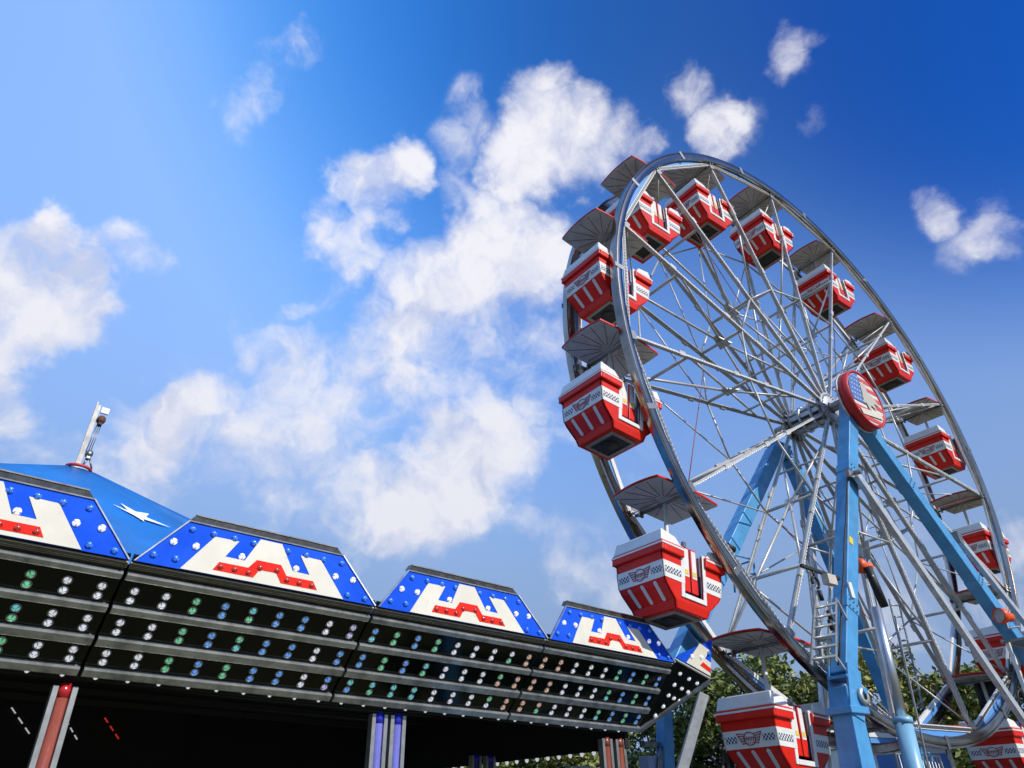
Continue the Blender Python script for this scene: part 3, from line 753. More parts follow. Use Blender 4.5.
mb = MB(); mb.box(F(-1.42, -2.30, -.17), (.34, .08, .16)); mb.tube([F(-1.36, -2.26, -.34), F(-1.36, -2.26, -.1)], .05, 10); mb.box(F(2.9, -2.7, -.05), (.2, .12, .26)); pieces(mb, 'strut_bracket', M_STEELD, ft)
cap = MB(); cap.box(F(-.08, -.36, .0), (.62, .30, .34)); cap.build('axle_bearing', M_STEELD, ft, bevel=.02)
# splice collars, bolts, a cable and labels on the legs
def leg_details(a, b_, ts, half):
    t = (b_-a).normalized(); up = Vector((0, -1, 0)); r = t.cross(up)
    for f in ts:
        p = a.lerp(b_, f); mb = MB(); mb.bar(p - t*.10, p + t*.10, half*2+.02, .29, up=up); mb.build('splice_collar', M_BLUE, ft, bevel=.005)
        mb = MB()
        for i in (-1, 1):
            for j in (-1, 0, 1): c = p + r*half*.62*j + t*.06*i + up*.146; mb.tube([c, c + up*.016], .016, 6)
        for i in (-1, 1):
            for j in (-1, 1): c = p - r*(half+.008)*1 + up*.08*j + t*.06*i; mb.tube([c, c - r*.016], .016, 6)
        pieces(mb, 'bolt', M_STEELD, ft)
leg_details(F(-.30, -.38), F(-3.26, -6.13), (.30, .80), .155)
leg_details(F(.10, -.55), F(7.42, -8.3), (.16, .40), .155)
mb = MB(); a_, b_ = F(-.42, -.75, -.12), F(-3.40, -6.05, -.12); dv = Vector((-.14, 0, .06))
mb.tube([a_.lerp(b_, i/14) + dv + Vector((.012*math.sin(i*2.1), 0, 0)) for i in range(15)], .016, 6); mb.build('cable', M_RUBBER, ft)
mb = MB(); mb.box(F(-2.12, -3.75, -.142), (.11, .008, .15), Matrix.Rotation(R_(27), 3, 'Y')); mb.build('warning_label', M_YELLOW, ft)
# hydraulic ram
mb = MB(); mb.tube([F(-1.69, -4.86, -.02), F(-1.88, -6.7, -.02)], .085, 14); mb.build('ram_rod', mat('ram_chrome', (.62, .63, .64), .32, metal=.9, noise=.2, nscale=4), ft)
mb = MB(); mb.tube([F(-1.875, -6.66, -.02), F(-2.10, -8.9, -.02)], .14, 16); mb.tube([F(-1.872, -6.63, -.02), F(-1.88, -6.72, -.02)], .155, 16)
mb.build('ram_sleeve', mat('pale_blue_paint', (.22, .45, .62), .35, noise=.15, nscale=5), ft)
mb = MB(); mb.tube([F(-1.62, -4.12, -.05), F(-1.42, -4.82, -.05)], .075, 12); mb.build('damper', M_RUBBER, ft)
# ladder on the lower leg, and one behind
def ladder(a0, a1, b0, b1, n, name='ladder', r=.022, parent=ft):
    mb = MB(); a0, a1, b0, b1 = map(Vector, (a0, a1, b0, b1)); mb.bar(a0, a1, .05, .025, up=(0, 1, 0)); mb.bar(b0, b1, .05, .025, up=(0, 1, 0))
    for i in range(n): t = (i+.5)/n; mb.tube([a0.lerp(a1, t), b0.lerp(b1, t)], r, 6)
    return mb.build(name, mat('ladder_steel', (.34, .35, .34), .45, metal=.4, noise=.45, nscale=8, dirt=(.2, .16, .12)), parent)
lo = ladder(F(-3.97, -5.15, -.23), F(-4.47, -6.09, -.23), F(-3.32, -4.97, -.23), F(-3.79, -5.98, -.23), 6)
mb = MB(); mb.bar(F(-3.30, -5.0, -.23), F(-2.86, -5.3, -.1), .03, .03); mb.bar(F(-3.75, -5.9, -.23), F(-3.3, -6.1, -.1), .03, .03); pieces(mb, 'ladder_bracket', M_GALV, ft)
mb = MB(); mb.box(F(-3.42, -4.70, -.26), (.24, .12, .16)); mb.build('junction_box', mat('junction_cream', (.62, .55, .45), .6, noise=.3, nscale=12, dirt=(.35, .18, .1)), ft)
hk = MB(); hk.bar(F(-4.05, -4.55, -.2), F(-3.0, -4.6, -.2), .05, .05); hk.tube([F(-3.75 + .09*math.cos(a*PI/8), -4.78 + .09*math.sin(a*PI/8), -.2) for a in range(-3, 10)], .022, 6); hk.tube([F(-3.75, -4.56, -.2), F(-3.75, -4.69, -.2)], .02, 6); hk.build('hook_bar', M_RUBBER, ft)
cb = MB()
for p in (F(-3.72, -4.9, -.21), F(-3.62, -5.2, -.22), F(-3.66, -5.35, -.22)): cb.tube([p, p + Vector((.02, 0, -.16))], .035, 7)
pieces(cb, 'hanging_plug', M_RUBBER, ft)
# chain / hoses hanging beside the leg
ch = MB(); pts = [F(-1.2 - .05*i, -4.95 - .30*i, -.08) for i in range(10)]; ch.tube(pts, .018, 5)
ch.build('chain', M_STEELD, ft)
wb = MB(); wb.box(F(-2.62, -4.72, -.155), (.10, .03, .26)); wb.build('notice_plate', M_WHITE, ft)

bt, off2 = tower('support_tower', 'bright blue rear tower seen through the spokes behind the wheel', 1.02, 1)
def Bk(x, z, y=0): return Vector((x, y, z)) + off2
mb = MB(); mb.bar(Bk(-.22, -.55), Bk(-4.85, -5.85), .31, .27, up=(0, -1, 0)); mb.build('leg', M_BLUE, bt, bevel=.015)
mb = MB(); mb.bar(Bk(-4.7, -5.55, .1), Bk(-4.48, -6.2, .60), .30, .28, up=(0, -1, 0)); mb.bar(Bk(-4.46, -6.05, .62), Bk(-4.7, -8.9, .78), .17, .2, up=(0, -1, 0), w2=.34); mb.build('lower_leg', M_BLUE, bt, bevel=.01)
mb = MB(); mb.bar(Bk(.40, -.6), Bk(2.45, -7.4), .31, .27, up=(0, -1, 0)); mb.build('leg', M_BLUE, bt, bevel=.015)
mb = MB(); mb.bar(Bk(2.4, -6.9), Bk(2.75, -8.9), .5, .4, up=(0, -1, 0)); mb.build('lower_leg', M_BLUE, bt, bevel=.012)
mb = MB(); mb.box(Bk(.05, -.45), (.6, .3, .34)); mb.build('axle_bearing', M_BLUE, bt, bevel=.02)
mb = MB(); mb.bar(Bk(.75, -2.4, .15), Bk(-1.2, -8.6, .15), .12, .10); mb.build('strut', M_GALV, bt)
ladder(Bk(3.05, -3.6, -.1), Bk(2.75, -6.1, -.1), Bk(3.5, -3.55, -.1), Bk(3.1, -6.0, -.1), 9, parent=bt)
# small platform rail on the left rear leg, with a lamp box
mb = MB()
for z in (-3.65, -3.95): mb.tube([Bk(-3.05, z, -.3), Bk(-2.4, z, -.3), Bk(-2.4, z, .1)], .02, 6)
for x in (-3.05, -2.4): mb.tube([Bk(x, -3.6, -.3), Bk(x-.15, -4.4, -.3)], .02, 6)
mb.build('guard_rail', M_BLUE, bt)
mb = MB(); mb.tube([Bk(-3.05, -3.45, -.2), Bk(-2.85, -3.5, -.2)], .07, 10); mb.build('lamp_housing', M_RUBBER, bt)

# base trailer under the wheel
bs = empty('wheel_trailer', wloc(0, 0, GROUND_L), (0, 0, YAW)); tag(bs, 'long blue steel base trailer under the ferris wheel', 'trailer')
mb = MB()
for y in (-1.02, 1.02): mb.box((0, y, .72), (17, .30, .34))
for x in (-8, -4, 0, 4, 8): mb.box((x, 0, .70), (.26, 1.74, .26))
mb.build('frame', M_BLUE, bs, bevel=.012)
for x in (-8, -4, 4, 8):
    for y in (-1.45, 1.45):
        mb = MB(); mb.tube([(x, y, 0), (x, y, .8)], .07, 10); mb.box((x, y, .03), (.5, .5, .06)); mb.bar((x, y*.8, .7), (x, y, .7), .12, .12); mb.build('jack', M_STEELD, bs)

# floodlights
def flood(loc, aim, s, label):
    r = empty('floodlight', loc, (Matrix.Rotation(YAW, 3, 'Z') @ Vector(aim)).to_track_quat('Z', 'Y').to_euler())
    tag(r, label, 'lamp', 'orange floodlights on the wheel legs')
    mb = MB(); mb.lathe([(0, 0), (.10, 0), (.12, .05), (.12, .16), (.19, .24), (.19, .40), (.175, .40), (.17, .36)], 20, Matrix.Scale(s, 4)); mb.build('housing', M_ORANGE, r)
    mb = MB(); mb.lathe([(0, .365), (.172, .365)], 20, Matrix.Scale(s, 4)); mb.build('lens', mat('lens_grey', (.45, .40, .36), .15, noise=.4, nscale=14), r)
    mb = MB(); mb.tube([(0, -.13*s, .2*s), (0, -.3*s, .2*s), (.25*s, -.3*s, .12*s)], .018, 6); mb.build('bracket', M_GALV, r)
flood(wloc(-1.42, -1.05, -4.10), (-.8, .55, .15), .72, 'small orange floodlight right of the upright blue leg')
flood(wloc(3.55, -1.30, -4.42), (-.9, .38, .10), .85, 'large orange floodlight on the blue diagonal leg, its round lens towards the viewer')

# operator platform, covered machine and neon tube at the right edge
pf = empty('access_platform', wloc(3.6, -1.5, GROUND_L), (0, 0, YAW)); tag(pf, 'steel access platform with grated deck and chain at the right edge of the photo', 'platform')
mb = MB(); hz_ = -GROUND_L - 4.95
for i in range(9): mb.box((-.55 + i*.14, 0, hz_), (.03, .7, .05))
for y in (-.36, .36): mb.box((.05, y, hz_), (1.35, .04, .08))
mb.build('deck', M_STEELD, pf)
mb = MB()
for x in (-.5,):
    for y in (-.3, .3): mb.bar((x, y, 0), (x, y, hz_), .07, .07)
mb.build('post', M_LWHITE, pf)
mb = MB(); mb.bar((.65, .3, 0), (.65, .3, hz_), .09, .09); mb.build('post', mat('post_pale_blue', (.35, .52, .7), .4), pf)
mb = MB()
for i in range(15):
    p = Vector((-.30 + .035*i, -.38, hz_ - .15 - .10*i)); mb.tube([p, p + Vector((.02, .0, -.09))], .022, 5)
mb.build('chain', M_RUBBER, pf)
cv = empty('covered_motor', wloc(4.7, .1, GROUND_L), (0, 0, YAW)); tag(cv, 'drive motor under a black cover with hoses, low at the right edge', 'machine')
mb = MB(); base = -GROUND_L - 5.75
rnd = random.Random(3)
prof = [(.0, 1.05), (.22, .98), (.36, .72), (.40, .40), (.44, 0), (.42, -.4), (0, -.4)]
mb.lathe([(r*.62, base - .1 + z*.55) for r, z in prof], 14)
for i, v in enumerate(mb.v): mb.v[i] = (v[0]*1.25 + rnd.uniform(-.05, .05), v[1] + rnd.uniform(-.05, .05), v[2] + rnd.uniform(-.05, .05))
mb.build('cover', M_RUBBER, cv)
mb = MB()
for j in range(3):
    mb.tube([(.3 + .3*math.cos(a*PI/8) + .1*j, -.45, base - .2 + (.42 - .05*j)*math.sin(a*PI/8)) for a in range(-4, 9)], .03, 6)
mb.build('hose', M_RUBBER, cv)
mb = MB(); mb.box((0, 0, (base-.6)/2), (.8, .6, base-.6)); mb.build('plinth', M_STEELD, cv)
nt_ = MB(); nt_.tube([(-.35, -.5, base-.75), (-.10, -.5, base-.15)], .045, 8); nt_.build('neon_tube', mat('tube_blue', (.03, .04, .55), .2, coat=.5), cv)

# ================================================================== FAIRGROUND RIDE FACADE
PHI, PL, SLP = 0.697, 2.537, R_(1.0)
D = Vector((math.cos(PHI), math.sin(PHI), 0)); NO = Vector((math.sin(PHI), -math.cos(PHI), 0))
B0 = Vector((-4.075, 6.876, 1.25 + CAM_Z))
S, DZ = .876, .875
LL = math.hypot(S, DZ)
def LP(u, v, o=0): return Vector((u, -v*S/LL - o*DZ/LL, v*DZ/LL - o*S/LL))        # leaning lamp panel, o = outward
def HP(u, v, o=0): return Vector((u, -S + v*.184 - o*.983, DZ + v*.983 - o*.184))   # header board
def bulb(parent, pos, nrm, r, key, name='bulb'):
    me = BULB_ME[key]; o = bpy.data.objects.new(name, me); COL.objects.link(o); o.parent = parent
    o.location = pos; o.rotation_euler = Vector(nrm).to_track_quat('Z', 'Y').to_euler(); o.rotation_euler.rotate_axis('Z', random.uniform(0, 2)); o.scale = (r,)*3
    return o
BULB_ME = {}
for k_, m_ in M_BULB.items():
    mb = MB(); mb.lathe([(1.0, 0), (1.0, .16), (.92, .42), (.68, .62), (.3, .72), (.001, .74)], 14)
    ns_ = len(mb.f); k_ in 'brw' or mb.lathe([(1.0, .02), (1.45, .02), (1.40, .14), (1.02, .18)], 14); o = mb.build('bulb', [m_, M_STEELD]); BULB_ME[k_] = o.data
    for p_ in list(o.data.polygons)[ns_:]: p_.material_index = 1
    bpy.data.objects.remove(o)
LETTER = [(.424, -.035), (.697, .366), (.94, .370), (.823, .176), (1.02, .174), (1.158, .447), (1.392, .447), (1.533, .167), (1.722, .163), (1.608, .362), (1.846, .358), (2.122, -.035)]
ZIG = [(.722, .016), (.774, .107), (1.064, .107), (1.142, .208), (1.402, .208), (1.469, .100), (1.765, .100), (1.815, .010), (1.416, .010), (1.358, .110), (1.184, .110), (1.125, .014)]
WCAPS = [(.32, .22), (.53, .22), (.985, .21), (1.565, .20), (2.02, .205), (2.23, .205)]
BCAPS = [(.17, .05), (.37, .05), (.47, .39), (.68, .39), (.89, .39), (1.09, .385), (1.46, .38), (1.67, .38), (1.87, .375), (2.09, .375), (2.17, .02), (2.38, .015)]
RCAPS = [(.79, .055), (.93, .055), (1.07, .05), (1.18, .125), (1.36, .135), (1.475, .05), (1.61, .045), (1.75, .045)]
RAILS = [(-.012, .078), (.315, .408), (.662, .738), (1.012, 1.082)]
ROWS = [(.90, .80), (.565, .465), (.235, .140)]
ln, hn = LP(0, 0, 1) - LP(0, 0), HP(0, 0, 1) - HP(0, 0)
def facade(t, name, label, colours):
    loc = B0 + D*PL*t + Vector((0, 0, -.044*t))
    root = empty(name, loc, (0, SLP, PHI)); tag(root, label, 'facade panel', 'lit facade panels of the ride')
    mb = MB(); e = .012
    mb.prism([(e, 0), (PL-e, 0), (PL-e, LL), (e, LL)], lambda u, v: LP(u, v, 0), lambda u, v: LP(u, v, -.04)); mb.build('lamp_panel', M_BLACKG, root)
    for i, (v0, v1) in enumerate(RAILS):
        mb = MB(); mb.prism([(.0, v0), (.012, v0 - .002), (.03, v0-.002), (.052, v0+.008), (.055, v1-.01), (.03, v1), (.0, v1)] and
                            [(.001, v0), (.040, v0), (.048, v0+.012), (.048, v1-.012), (.040, v1), (.001, v1)],
                            lambda o, v: LP(e+.006, v, o), lambda o, v: LP(PL-e-.006, v, o)); mb.build('rail', M_RAIL, root)
    for v0, v1, o1, m_ in ((1.118, 1.126, .014, M_TRIMB), (1.136, 1.143, .016, M_RAIL), (1.152, 1.160, .018, M_TRIMB), (1.170, 1.178, .020, M_TRIMC)):
        mb = MB(); mb.prism([(.001, v0), (o1, v0), (o1, v1), (.001, v1)], lambda o, v: LP(.01, v, o), lambda o, v: LP(PL-.01, v, o)); mb.build('trim_strip', m_, root)
    mb = MB(); mb.prism([(.02, -.042), (PL-.02, -.042), (PL-.428, .477), (.428, .477)], lambda u, v: HP(u, v, 0), lambda u, v: HP(u, v, -.025)); hb = mb.build('header_board', M_HEADB, root)
    mb = MB(); A = [(.02, -.042), (PL-.02, -.042), (PL-.428, .477), (.428, .477)]
    for i in (1, 2, 3): mb.bar(HP(*A[i], .006), HP(*A[(i+1) % 4], .006), .012, .022, up=hn)
    mb.build('edge_trim', M_RAIL, hb)
    mb = MB(); q = [(PL-.43, .479, .0), (.43, .479, .0)]
    mb.add([HP(.435, .481, -.0), HP(PL-.435, .481, -.0), HP(PL-.49, .558, -.02), HP(.49, .558, -.02), HP(.435, .481, -.10), HP(PL-.435, .481, -.10), HP(PL-.49, .558, -.10), HP(.49, .558, -.10)],
           [(0, 1, 2, 3), (4, 7, 6, 5), (0, 4, 5, 1), (1, 5, 6, 2), (2, 6, 7, 3), (3, 7, 4, 0)]); mb.build('cap_strip', M_CAP, root)
    mb = MB(); mb.bar(HP(.49, .561, -.03), HP(PL-.49, .561, -.03), .012, .05, up=hn); mb.build('cap_edge', M_RAIL, root)
    mb = MB(); mb.prism(LETTER, lambda u, v: HP(u, v, .003), lambda u, v: HP(u, v, .009)); lt = mb.build('letter_emblem', M_HEADW, hb)
    mb = MB(); mb.prism(ZIG, lambda u, v: HP(u, v, .0095), lambda u, v: HP(u, v, .014)); mb.build('zigzag', M_HEADR, hb)
    for (u, v) in WCAPS: bulb(root, HP(u, v, .012), hn, .034, 'w', 'bulb')
    for (u, v) in BCAPS: bulb(root, HP(u, v, .010), hn, .031, 'b', 'bulb')
    for (u, v) in RCAPS: bulb(root, HP(u, v, .014), hn, .029, 'r', 'bulb')
    for r_, (va, vb) in enumerate(ROWS):
        for c in range(9):
            u = .145 + c*.2825
            a, b_ = colours[r_][c]
            bulb(root, LP(u, va, .006), ln, .032, a); bulb(root, LP(u + random.uniform(-.004, .004), vb, .006), ln, .032, b_)
    bl = MB()          # little clear lamps under the bottom rail
    for c in range(9): bl.lathe([(.022, 0), (.022, .012), (.012, .024), (.001, .028)], 8, Matrix.Translation(LP(.145 + c*.2825, -.012, .02)) @ Matrix.Rotation(PI, 4, 'X'))
    pieces(bl, 'under_lamp', M_BULB['W'], root)
    return root
def rows(s): return [[(p[0], p[-1]) for p in r.split()] for r in s]
facade(-1, 'facade_panel', 'leftmost facade panel, cut by the photo edge, blue canopy rising behind it',
       rows(['W W B B C B GG W W', 'W G B B C B CG W W', 'W W B B C C G W W']))
facade(0, 'facade_panel', 'widest whole facade panel, directly right of the blue canopy gap, green and blue lamps',
       rows(['W W G B CG B B W V', 'W W G B GC B BB W B', 'W W G B GG B B W BV']))
facade(1, 'facade_panel', 'middle facade panel above the blue tube posts, its right lamps turning peach',
       rows(['BC G B G W W W WG P', 'B G B CG W W W GP P', 'CB CG C C W W W GW P']))
facade(2, 'facade_panel', 'rightmost full facade panel, ending at the small triangular panel',
       rows(['P P W W W G B G B', 'P P W W W GC B G B', 'P PG W W W GC B G B']))
# triangular end panel
T4 = B0 + D*PL*3 + Vector((0, 0, -.044*3)) + NO*S + Vector((0, 0, DZ)); B4 = B0 + D*PL*3 + Vector((0, 0, -.132))
TIP, TRC = Vector((2.9016, 11.4893, 1.7733 + CAM_Z)), Vector((3.0390, 11.5054, 2.3294 + CAM_Z))
E1 = (TIP-T4).normalized(); E2 = (T4-B4).normalized(); L1 = (TIP-T4).length
FN = E1.cross(E2).normalized()
if FN.dot(-(T4 - Vector((0, 0, CAM_Z)))) < 0: FN = -FN
V2 = (TRC-TIP).normalized(); HN2 = E1.cross(V2).normalized()
if HN2.dot(-(T4 - Vector((0, 0, CAM_Z)))) < 0: HN2 = -HN2
tp = empty('facade_panel', B4); tag(tp, 'small triangular facade panel with clear lamps at the right end of the row', 'facade panel', 'lit facade panels of the ride')
def TP(u, v, o=0): return E1*u + E2*v + FN*o
def TH(u, v, o=0): return (TIP-B4) + E1*u + V2*v + HN2*o
mb = MB(); mb.prism([(.02, .05), (L1, LL), (.015, LL)], lambda u, v: TP(u, v, 0), lambda u, v: TP(u, v, -.03)); mb.build('lamp_panel', mat('black_satin', (.010, .011, .006), .45, noise=.4, nscale=7, spec=.15), tp)
mb = MB(); mb.bar(TP(.01, .0, .015), TP(L1+.005, LL-.012, .015), .06, .05, up=FN); mb.build('rail', M_RAIL, tp)
mb = MB(); mb.bar(TP(.02, LL+.012, .008), TP(L1, LL+.012, .008), .02, .03, up=FN); mb.build('trim_strip', M_TRIMC, tp)
for u, v in ((.202, 1.093), (.393, 1.088), (.561, 1.089), (.206, .90), (.357, .903), (.489, .901), (.201, .713), (.313, .712), (.422, .713), (.212, .522), (.312, .505), (.16, .34)): bulb(tp, TP(u, v, .006), FN, .029, 'W')
mb = MB(); mb.prism([(-.70, .045), (.012, .035), (.0, .59), (-.63, .125)], lambda u, v: TH(u, v, 0), lambda u, v: TH(u, v, -.025)); hb = mb.build('header_board', M_HEADB, tp)
mb = MB(); mb.prism([(-.50, .05), (-.254, .433), (-.049, .408), (-.13, .252), (.0, .24), (.008, .045)], lambda u, v: TH(u, v, .003), lambda u, v: TH(u, v, .009)); mb.build('letter_emblem', M_HEADW, hb)
mb = MB(); mb.prism([(-.221, .12), (-.166, .185), (.002, .155), (.006, .09)], lambda u, v: TH(u, v, .0095), lambda u, v: TH(u, v, .014)); mb.build('zigzag', M_HEADR, hb)
for (u, v, k_) in ((-.406, .178, 'w'), (-.209, .242, 'w'), (-.064, .357, 'b')): bulb(tp, TH(u, v, .012), HN2, .030, k_)

# ride canopy: frame, ceiling, tent roof, mast
rc = empty('ride_canopy', B0 + Vector((0, 0, -.0)), (0, SLP, PHI))       # local x along facade, y into the ride
tag(rc, 'dark covered fairground ride with blue tent roof and a mast behind the lit facade', 'fairground ride')
X0, X1, YD = -PL*2.2, PL*2.93, 7.4
mb = MB(); mb.box(((X0+X1)/2, YD/2, .66), (X1-X0, YD-.02, .05)); mb.build('ceiling', M_BLACK, rc)
mb = MB(); mb.box(((X0+X1)/2, YD, .21), (X1-X0, .10, 1.0)); mb.box((X1, YD/2, .21), (.08, YD-.12, .9)); mb.box((X0, YD/2, .21), (.08, YD-.12, .9)); mb.box(((X0+X1)/2, .07, .3), (X1-X0-.2, .05, .7)); mb.build('edge_beam', M_BLACK, rc)
mb = MB(); mb.box((X0 + (PL*1.25-X0)/2, YD-.35, -1.0), (PL*1.25-X0, .05, 3.3)); mb.build('back_curtain', M_BLACK, rc)
mb = MB()
for i in range(26): mb.lathe([(.03, 0), (.03, -.03), (.015, -.05), (.001, -.055)], 8, Matrix.Translation((X1-.0, .5 + i*(YD-.7)/25, -.24)))
pieces(mb, 'edge_lamp', M_BULB['W'], rc)
mb = MB()
for i in range(6): mb.bar((X0+.3, .8+i*1.1, .58), (X1-.2, .8+i*1.1, .58), .07, .09, up=(0, 0, 1))
mb.build('rafter', mat('rafter_dark', (.02, .02, .02), .5), rc)
def led(a, b_, n, m, name):
    mb = MB(); a, b_ = Vector(a), Vector(b_)
    for i in range(n):
        p, q = a.lerp(b_, i/n), a.lerp(b_, (i+.6)/n); mb.bar(p, q, .018, .02, up=(0, -1, 0))
    pieces(mb, name, m, rc)
LEDW, LEDR = mat('led_white', (.8, .8, .82), .4), mat('led_red', (.7, .03, .02), .4)
for m_, c_, s_ in ((LEDW, (.8, .8, .85), .45), (LEDR, (.9, .05, .03), .4)):
    pbs = m_.node_tree.nodes['Principled BSDF']; pbs.inputs['Emission Color'].default_value = (*c_, 1); pbs.inputs['Emission Strength'].default_value = s_
for a_, b_, n_, m_ in (((.30, 6.98, .50), (.73, 6.98, .08), 3, LEDW), ((1.14, 6.98, .37), (1.43, 6.98, .05), 3, LEDW), ((1.72, 6.98, .45), (2.08, 6.98, .09), 3, LEDR)): led(a_, b_, n_, m_, 'light_strip')
# tent roof
ez = DZ + .02
pk = Vector((-.35, 2.5, 4.20 - 1.25))
ea = [(X0, -.7), (-PL, -S+.14), (0, -S+.14), (PL, -S+.14), (PL*2, .25), (X1, .4), (X1, 3.6), (X1, YD), (PL*.5, YD), (X0, YD), (X0, 3)]
mb = MB(); nr = 8; ns = 6; vs = []; fs = []
ring_pts = []
for i in range(len(ea)):
    a, b_ = Vector((*ea[i], 0)), Vector((*ea[(i+1) % len(ea)], 0))
    for j in range(ns):
        ring_pts.append((a.lerp(b_, j/ns), .10*math.sin(PI*j/ns)))
EZ = [0, 0, 0, -.06, -.18, -.20, -.2, -.2, -.1, 0, 0]
def eave_drop(i): k = i//ns; return EZ[k] + (EZ[(k+1) % len(EZ)] - EZ[k])*(i % ns)/ns
n = len(ring_pts)
for r in range(nr+1):
    f = r/nr
    for ii, (p, sag) in enumerate(ring_pts):
        q = Vector((p.x, p.y, 0)).lerp(Vector((pk.x, pk.y, 0)), f*.975)
        e_ = ez - .05 + eave_drop(ii); z = e_ + (pk.z + .0 - ez - (e_ - ez + .05))*(f**1.25) - sag*math.sin(PI*f)*1.1
        vs.append((q.x, q.y, z))
for r in range(nr):
    for i in range(n): fs.append((r*n+i, r*n+(i+1) % n, (r+1)*n+(i+1) % n, (r+1)*n+i))
mb.add(vs, fs, True); tent = mb.build('tent_roof', M_TENT, rc)
tent.modifiers.new('thick', 'SOLIDIFY').thickness = .015
def tent_pt(s_, f):
    q = Vector((s_*PL, -S+.14, 0)).lerp(Vector((pk.x, pk.y, 0)), f*.975)
    return Vector((q.x, q.y, ez - .05 + (pk.z-ez)*(f**1.25) - .10*math.sin(PI*s_)*math.sin(PI*f)*1.1))
mb = MB(); sp_ = [(.49, .76), (.66, .722), (.68, .775), (.76, .722), (.90, .705), (.80, .685), (.90, .615), (.73, .672), (.70, .655), (.67, .695)]
cpt = (.735, .70)
vs = [tent_pt(*cpt) + Vector((.0, -.004, .010))] + [tent_pt(*p_) + Vector((.0, -.004, .010)) for p_ in sp_]
mb.add(vs, [(0, i+1, (i+1) % len(sp_) + 1) for i in range(len(sp_))]); stt = mb.build('star_print', M_STAR, tent)
mb = MB(); mb.tube([(pk.x + .15*math.cos(a*PI/8), pk.y + .15*math.sin(a*PI/8), pk.z-.035) for a in range(17)], .022, 6)
mb.build('peak_ring', mat('ring_red', (.55, .03, .04), .5), rc)
def roof_z(x, y, f): pass
mast = MB(); mz = pk.z - .05
mast.bar((pk.x-.02, pk.y, mz-.5), (pk.x-.02, pk.y, 5.16-1.25), .045, .04, up=(0, -1, 0)); mast.bar((pk.x-.052, pk.y-.02, mz-.5), (pk.x-.052, pk.y-.02, 5.19-1.25), .016, .05, up=(0, -1, 0))
ms = mast.build('mast', mat('mast_grey', (.34, .33, .31), .45, metal=.3, noise=.3, nscale=9, dirt=(.2, .15, .1)), rc)
mb = MB(); mb.box((pk.x+.07, pk.y-.02, 5.09-1.25), (.10, .04, .09)); mb.build('head_plate', M_WHITE, ms)
for z_, s_, m_ in ((4.94-1.25, .085, M_RUST), (4.40-1.25, .07, M_STEELD)):
    mb = MB(); mb.lathe([(0, -.05), (s_*.62, -.05), (s_*.7, 0), (s_*.62, .05), (0, .05)], 12, Matrix.Translation((pk.x+.06, pk.y-.02, z_)) @ MY); mb.box((pk.x+.06, pk.y-.02, z_-.02), (s_*.6, .09, s_*1.6)); mb.build('pulley_block', m_, ms)
mb = MB()
for dx in (.035, .06, .085): mb.tube([(pk.x+dx, pk.y-.02, 4.88-1.25), (pk.x+dx-.02, pk.y-.02, 4.42-1.25)], .006, 5)
mb.tube([(pk.x+.06, pk.y-.02, 4.36-1.25), (pk.x+.03, pk.y-.02, 4.2-1.25)], .012, 5); mb.tube([(pk.x+.08, pk.y-.02, 4.36-1.25), (pk.x+.15, pk.y-.02, 4.2-1.25)], .012, 5)
mb.build('rope', M_STEELD, ms)

# posts
def post(loc, tubes, m_tube, m_top, label, h=None, twin=True, size=1.0):
    h = loc[2]; r = empty('light_post', (loc[0], loc[1], 0), (0, 0, PHI)); tag(r, label, 'post', 'light posts under the ride canopy')
    for x in tubes:
        mb = MB(); mb.tube([(x, -.01, 0), (x, -.01, h-.10)], .052*size, 16); mb.build('tube', m_tube, r)
        mb = MB(); mb.tube([(x, -.01, h-.099), (x, -.01, h+.02)], .054*size, 16); mb.build('tube_cap', m_top, r)
        for s in (-1, 1):
            mb = MB(); mb.box((x + s*.080*size, 0, h/2), (.050*size, .10*size, h)); mb.build('side_channel', mat('channel_grey', (.42, .42, .40), .35, metal=.7, noise=.4, nscale=9, dirt=(.18, .16, .14)), r, bevel=.004)
    mb = MB(); mb.box((sum(tubes)/len(tubes), 0, .02), (.5, .35, .04)); mb.build('foot_plate', M_STEELD, r)
M_TR, M_TB, M_TO = mat('tube_rose', (.30, .075, .055), .22, noise=.3, nscale=3, coat=.8), mat('tube_periwinkle', (.17, .18, .58), .22, noise=.3, nscale=2, coat=.5), mat('tube_rust', (.26, .065, .035), .3, noise=.3, nscale=2, coat=.4)
CZ = CAM_Z
post((-4.20, 6.93, 1.14+CZ), [0], M_TR, mat('tube_red_end', (.45, .015, .02), .25, coat=.5), 'rose coloured light tube post with steel sides under the left end of the facade')
post((-1.58, 9.15, 1.10+CZ), [-.12, .13], M_TB, mat('tube_blue_end', (.02, .03, .55), .25, coat=.5), 'pair of blue light tubes in steel channels below the middle of the facade')
post((1.36, 11.60, .99+CZ), [-.16, .12], M_TO, M_TO, 'pair of rust red light tubes in steel channels near the right end of the facade')
post((-.66, 13.65, .96+CZ), [-.16, .14], M_TB, mat('tube_blue_end', (.02, .03, .55), .25), 'pair of blue light tubes at the back of the ride before the trees')
# leaning grey prop under the triangular panel
lp = MB(); lp.bar((2.80, 11.60, 1.57+CZ), (1.23, 11.0, 0), .15, .12, up=(0, -1, 0)); tag(lp.build('prop_leg', mat('weathered_zinc', (.26, .27, .27), .5, metal=.3, noise=.4, nscale=6, dirt=(.14, .12, .1)), bevel=.008), 'leaning galvanised prop leg under the triangular end panel', 'prop')
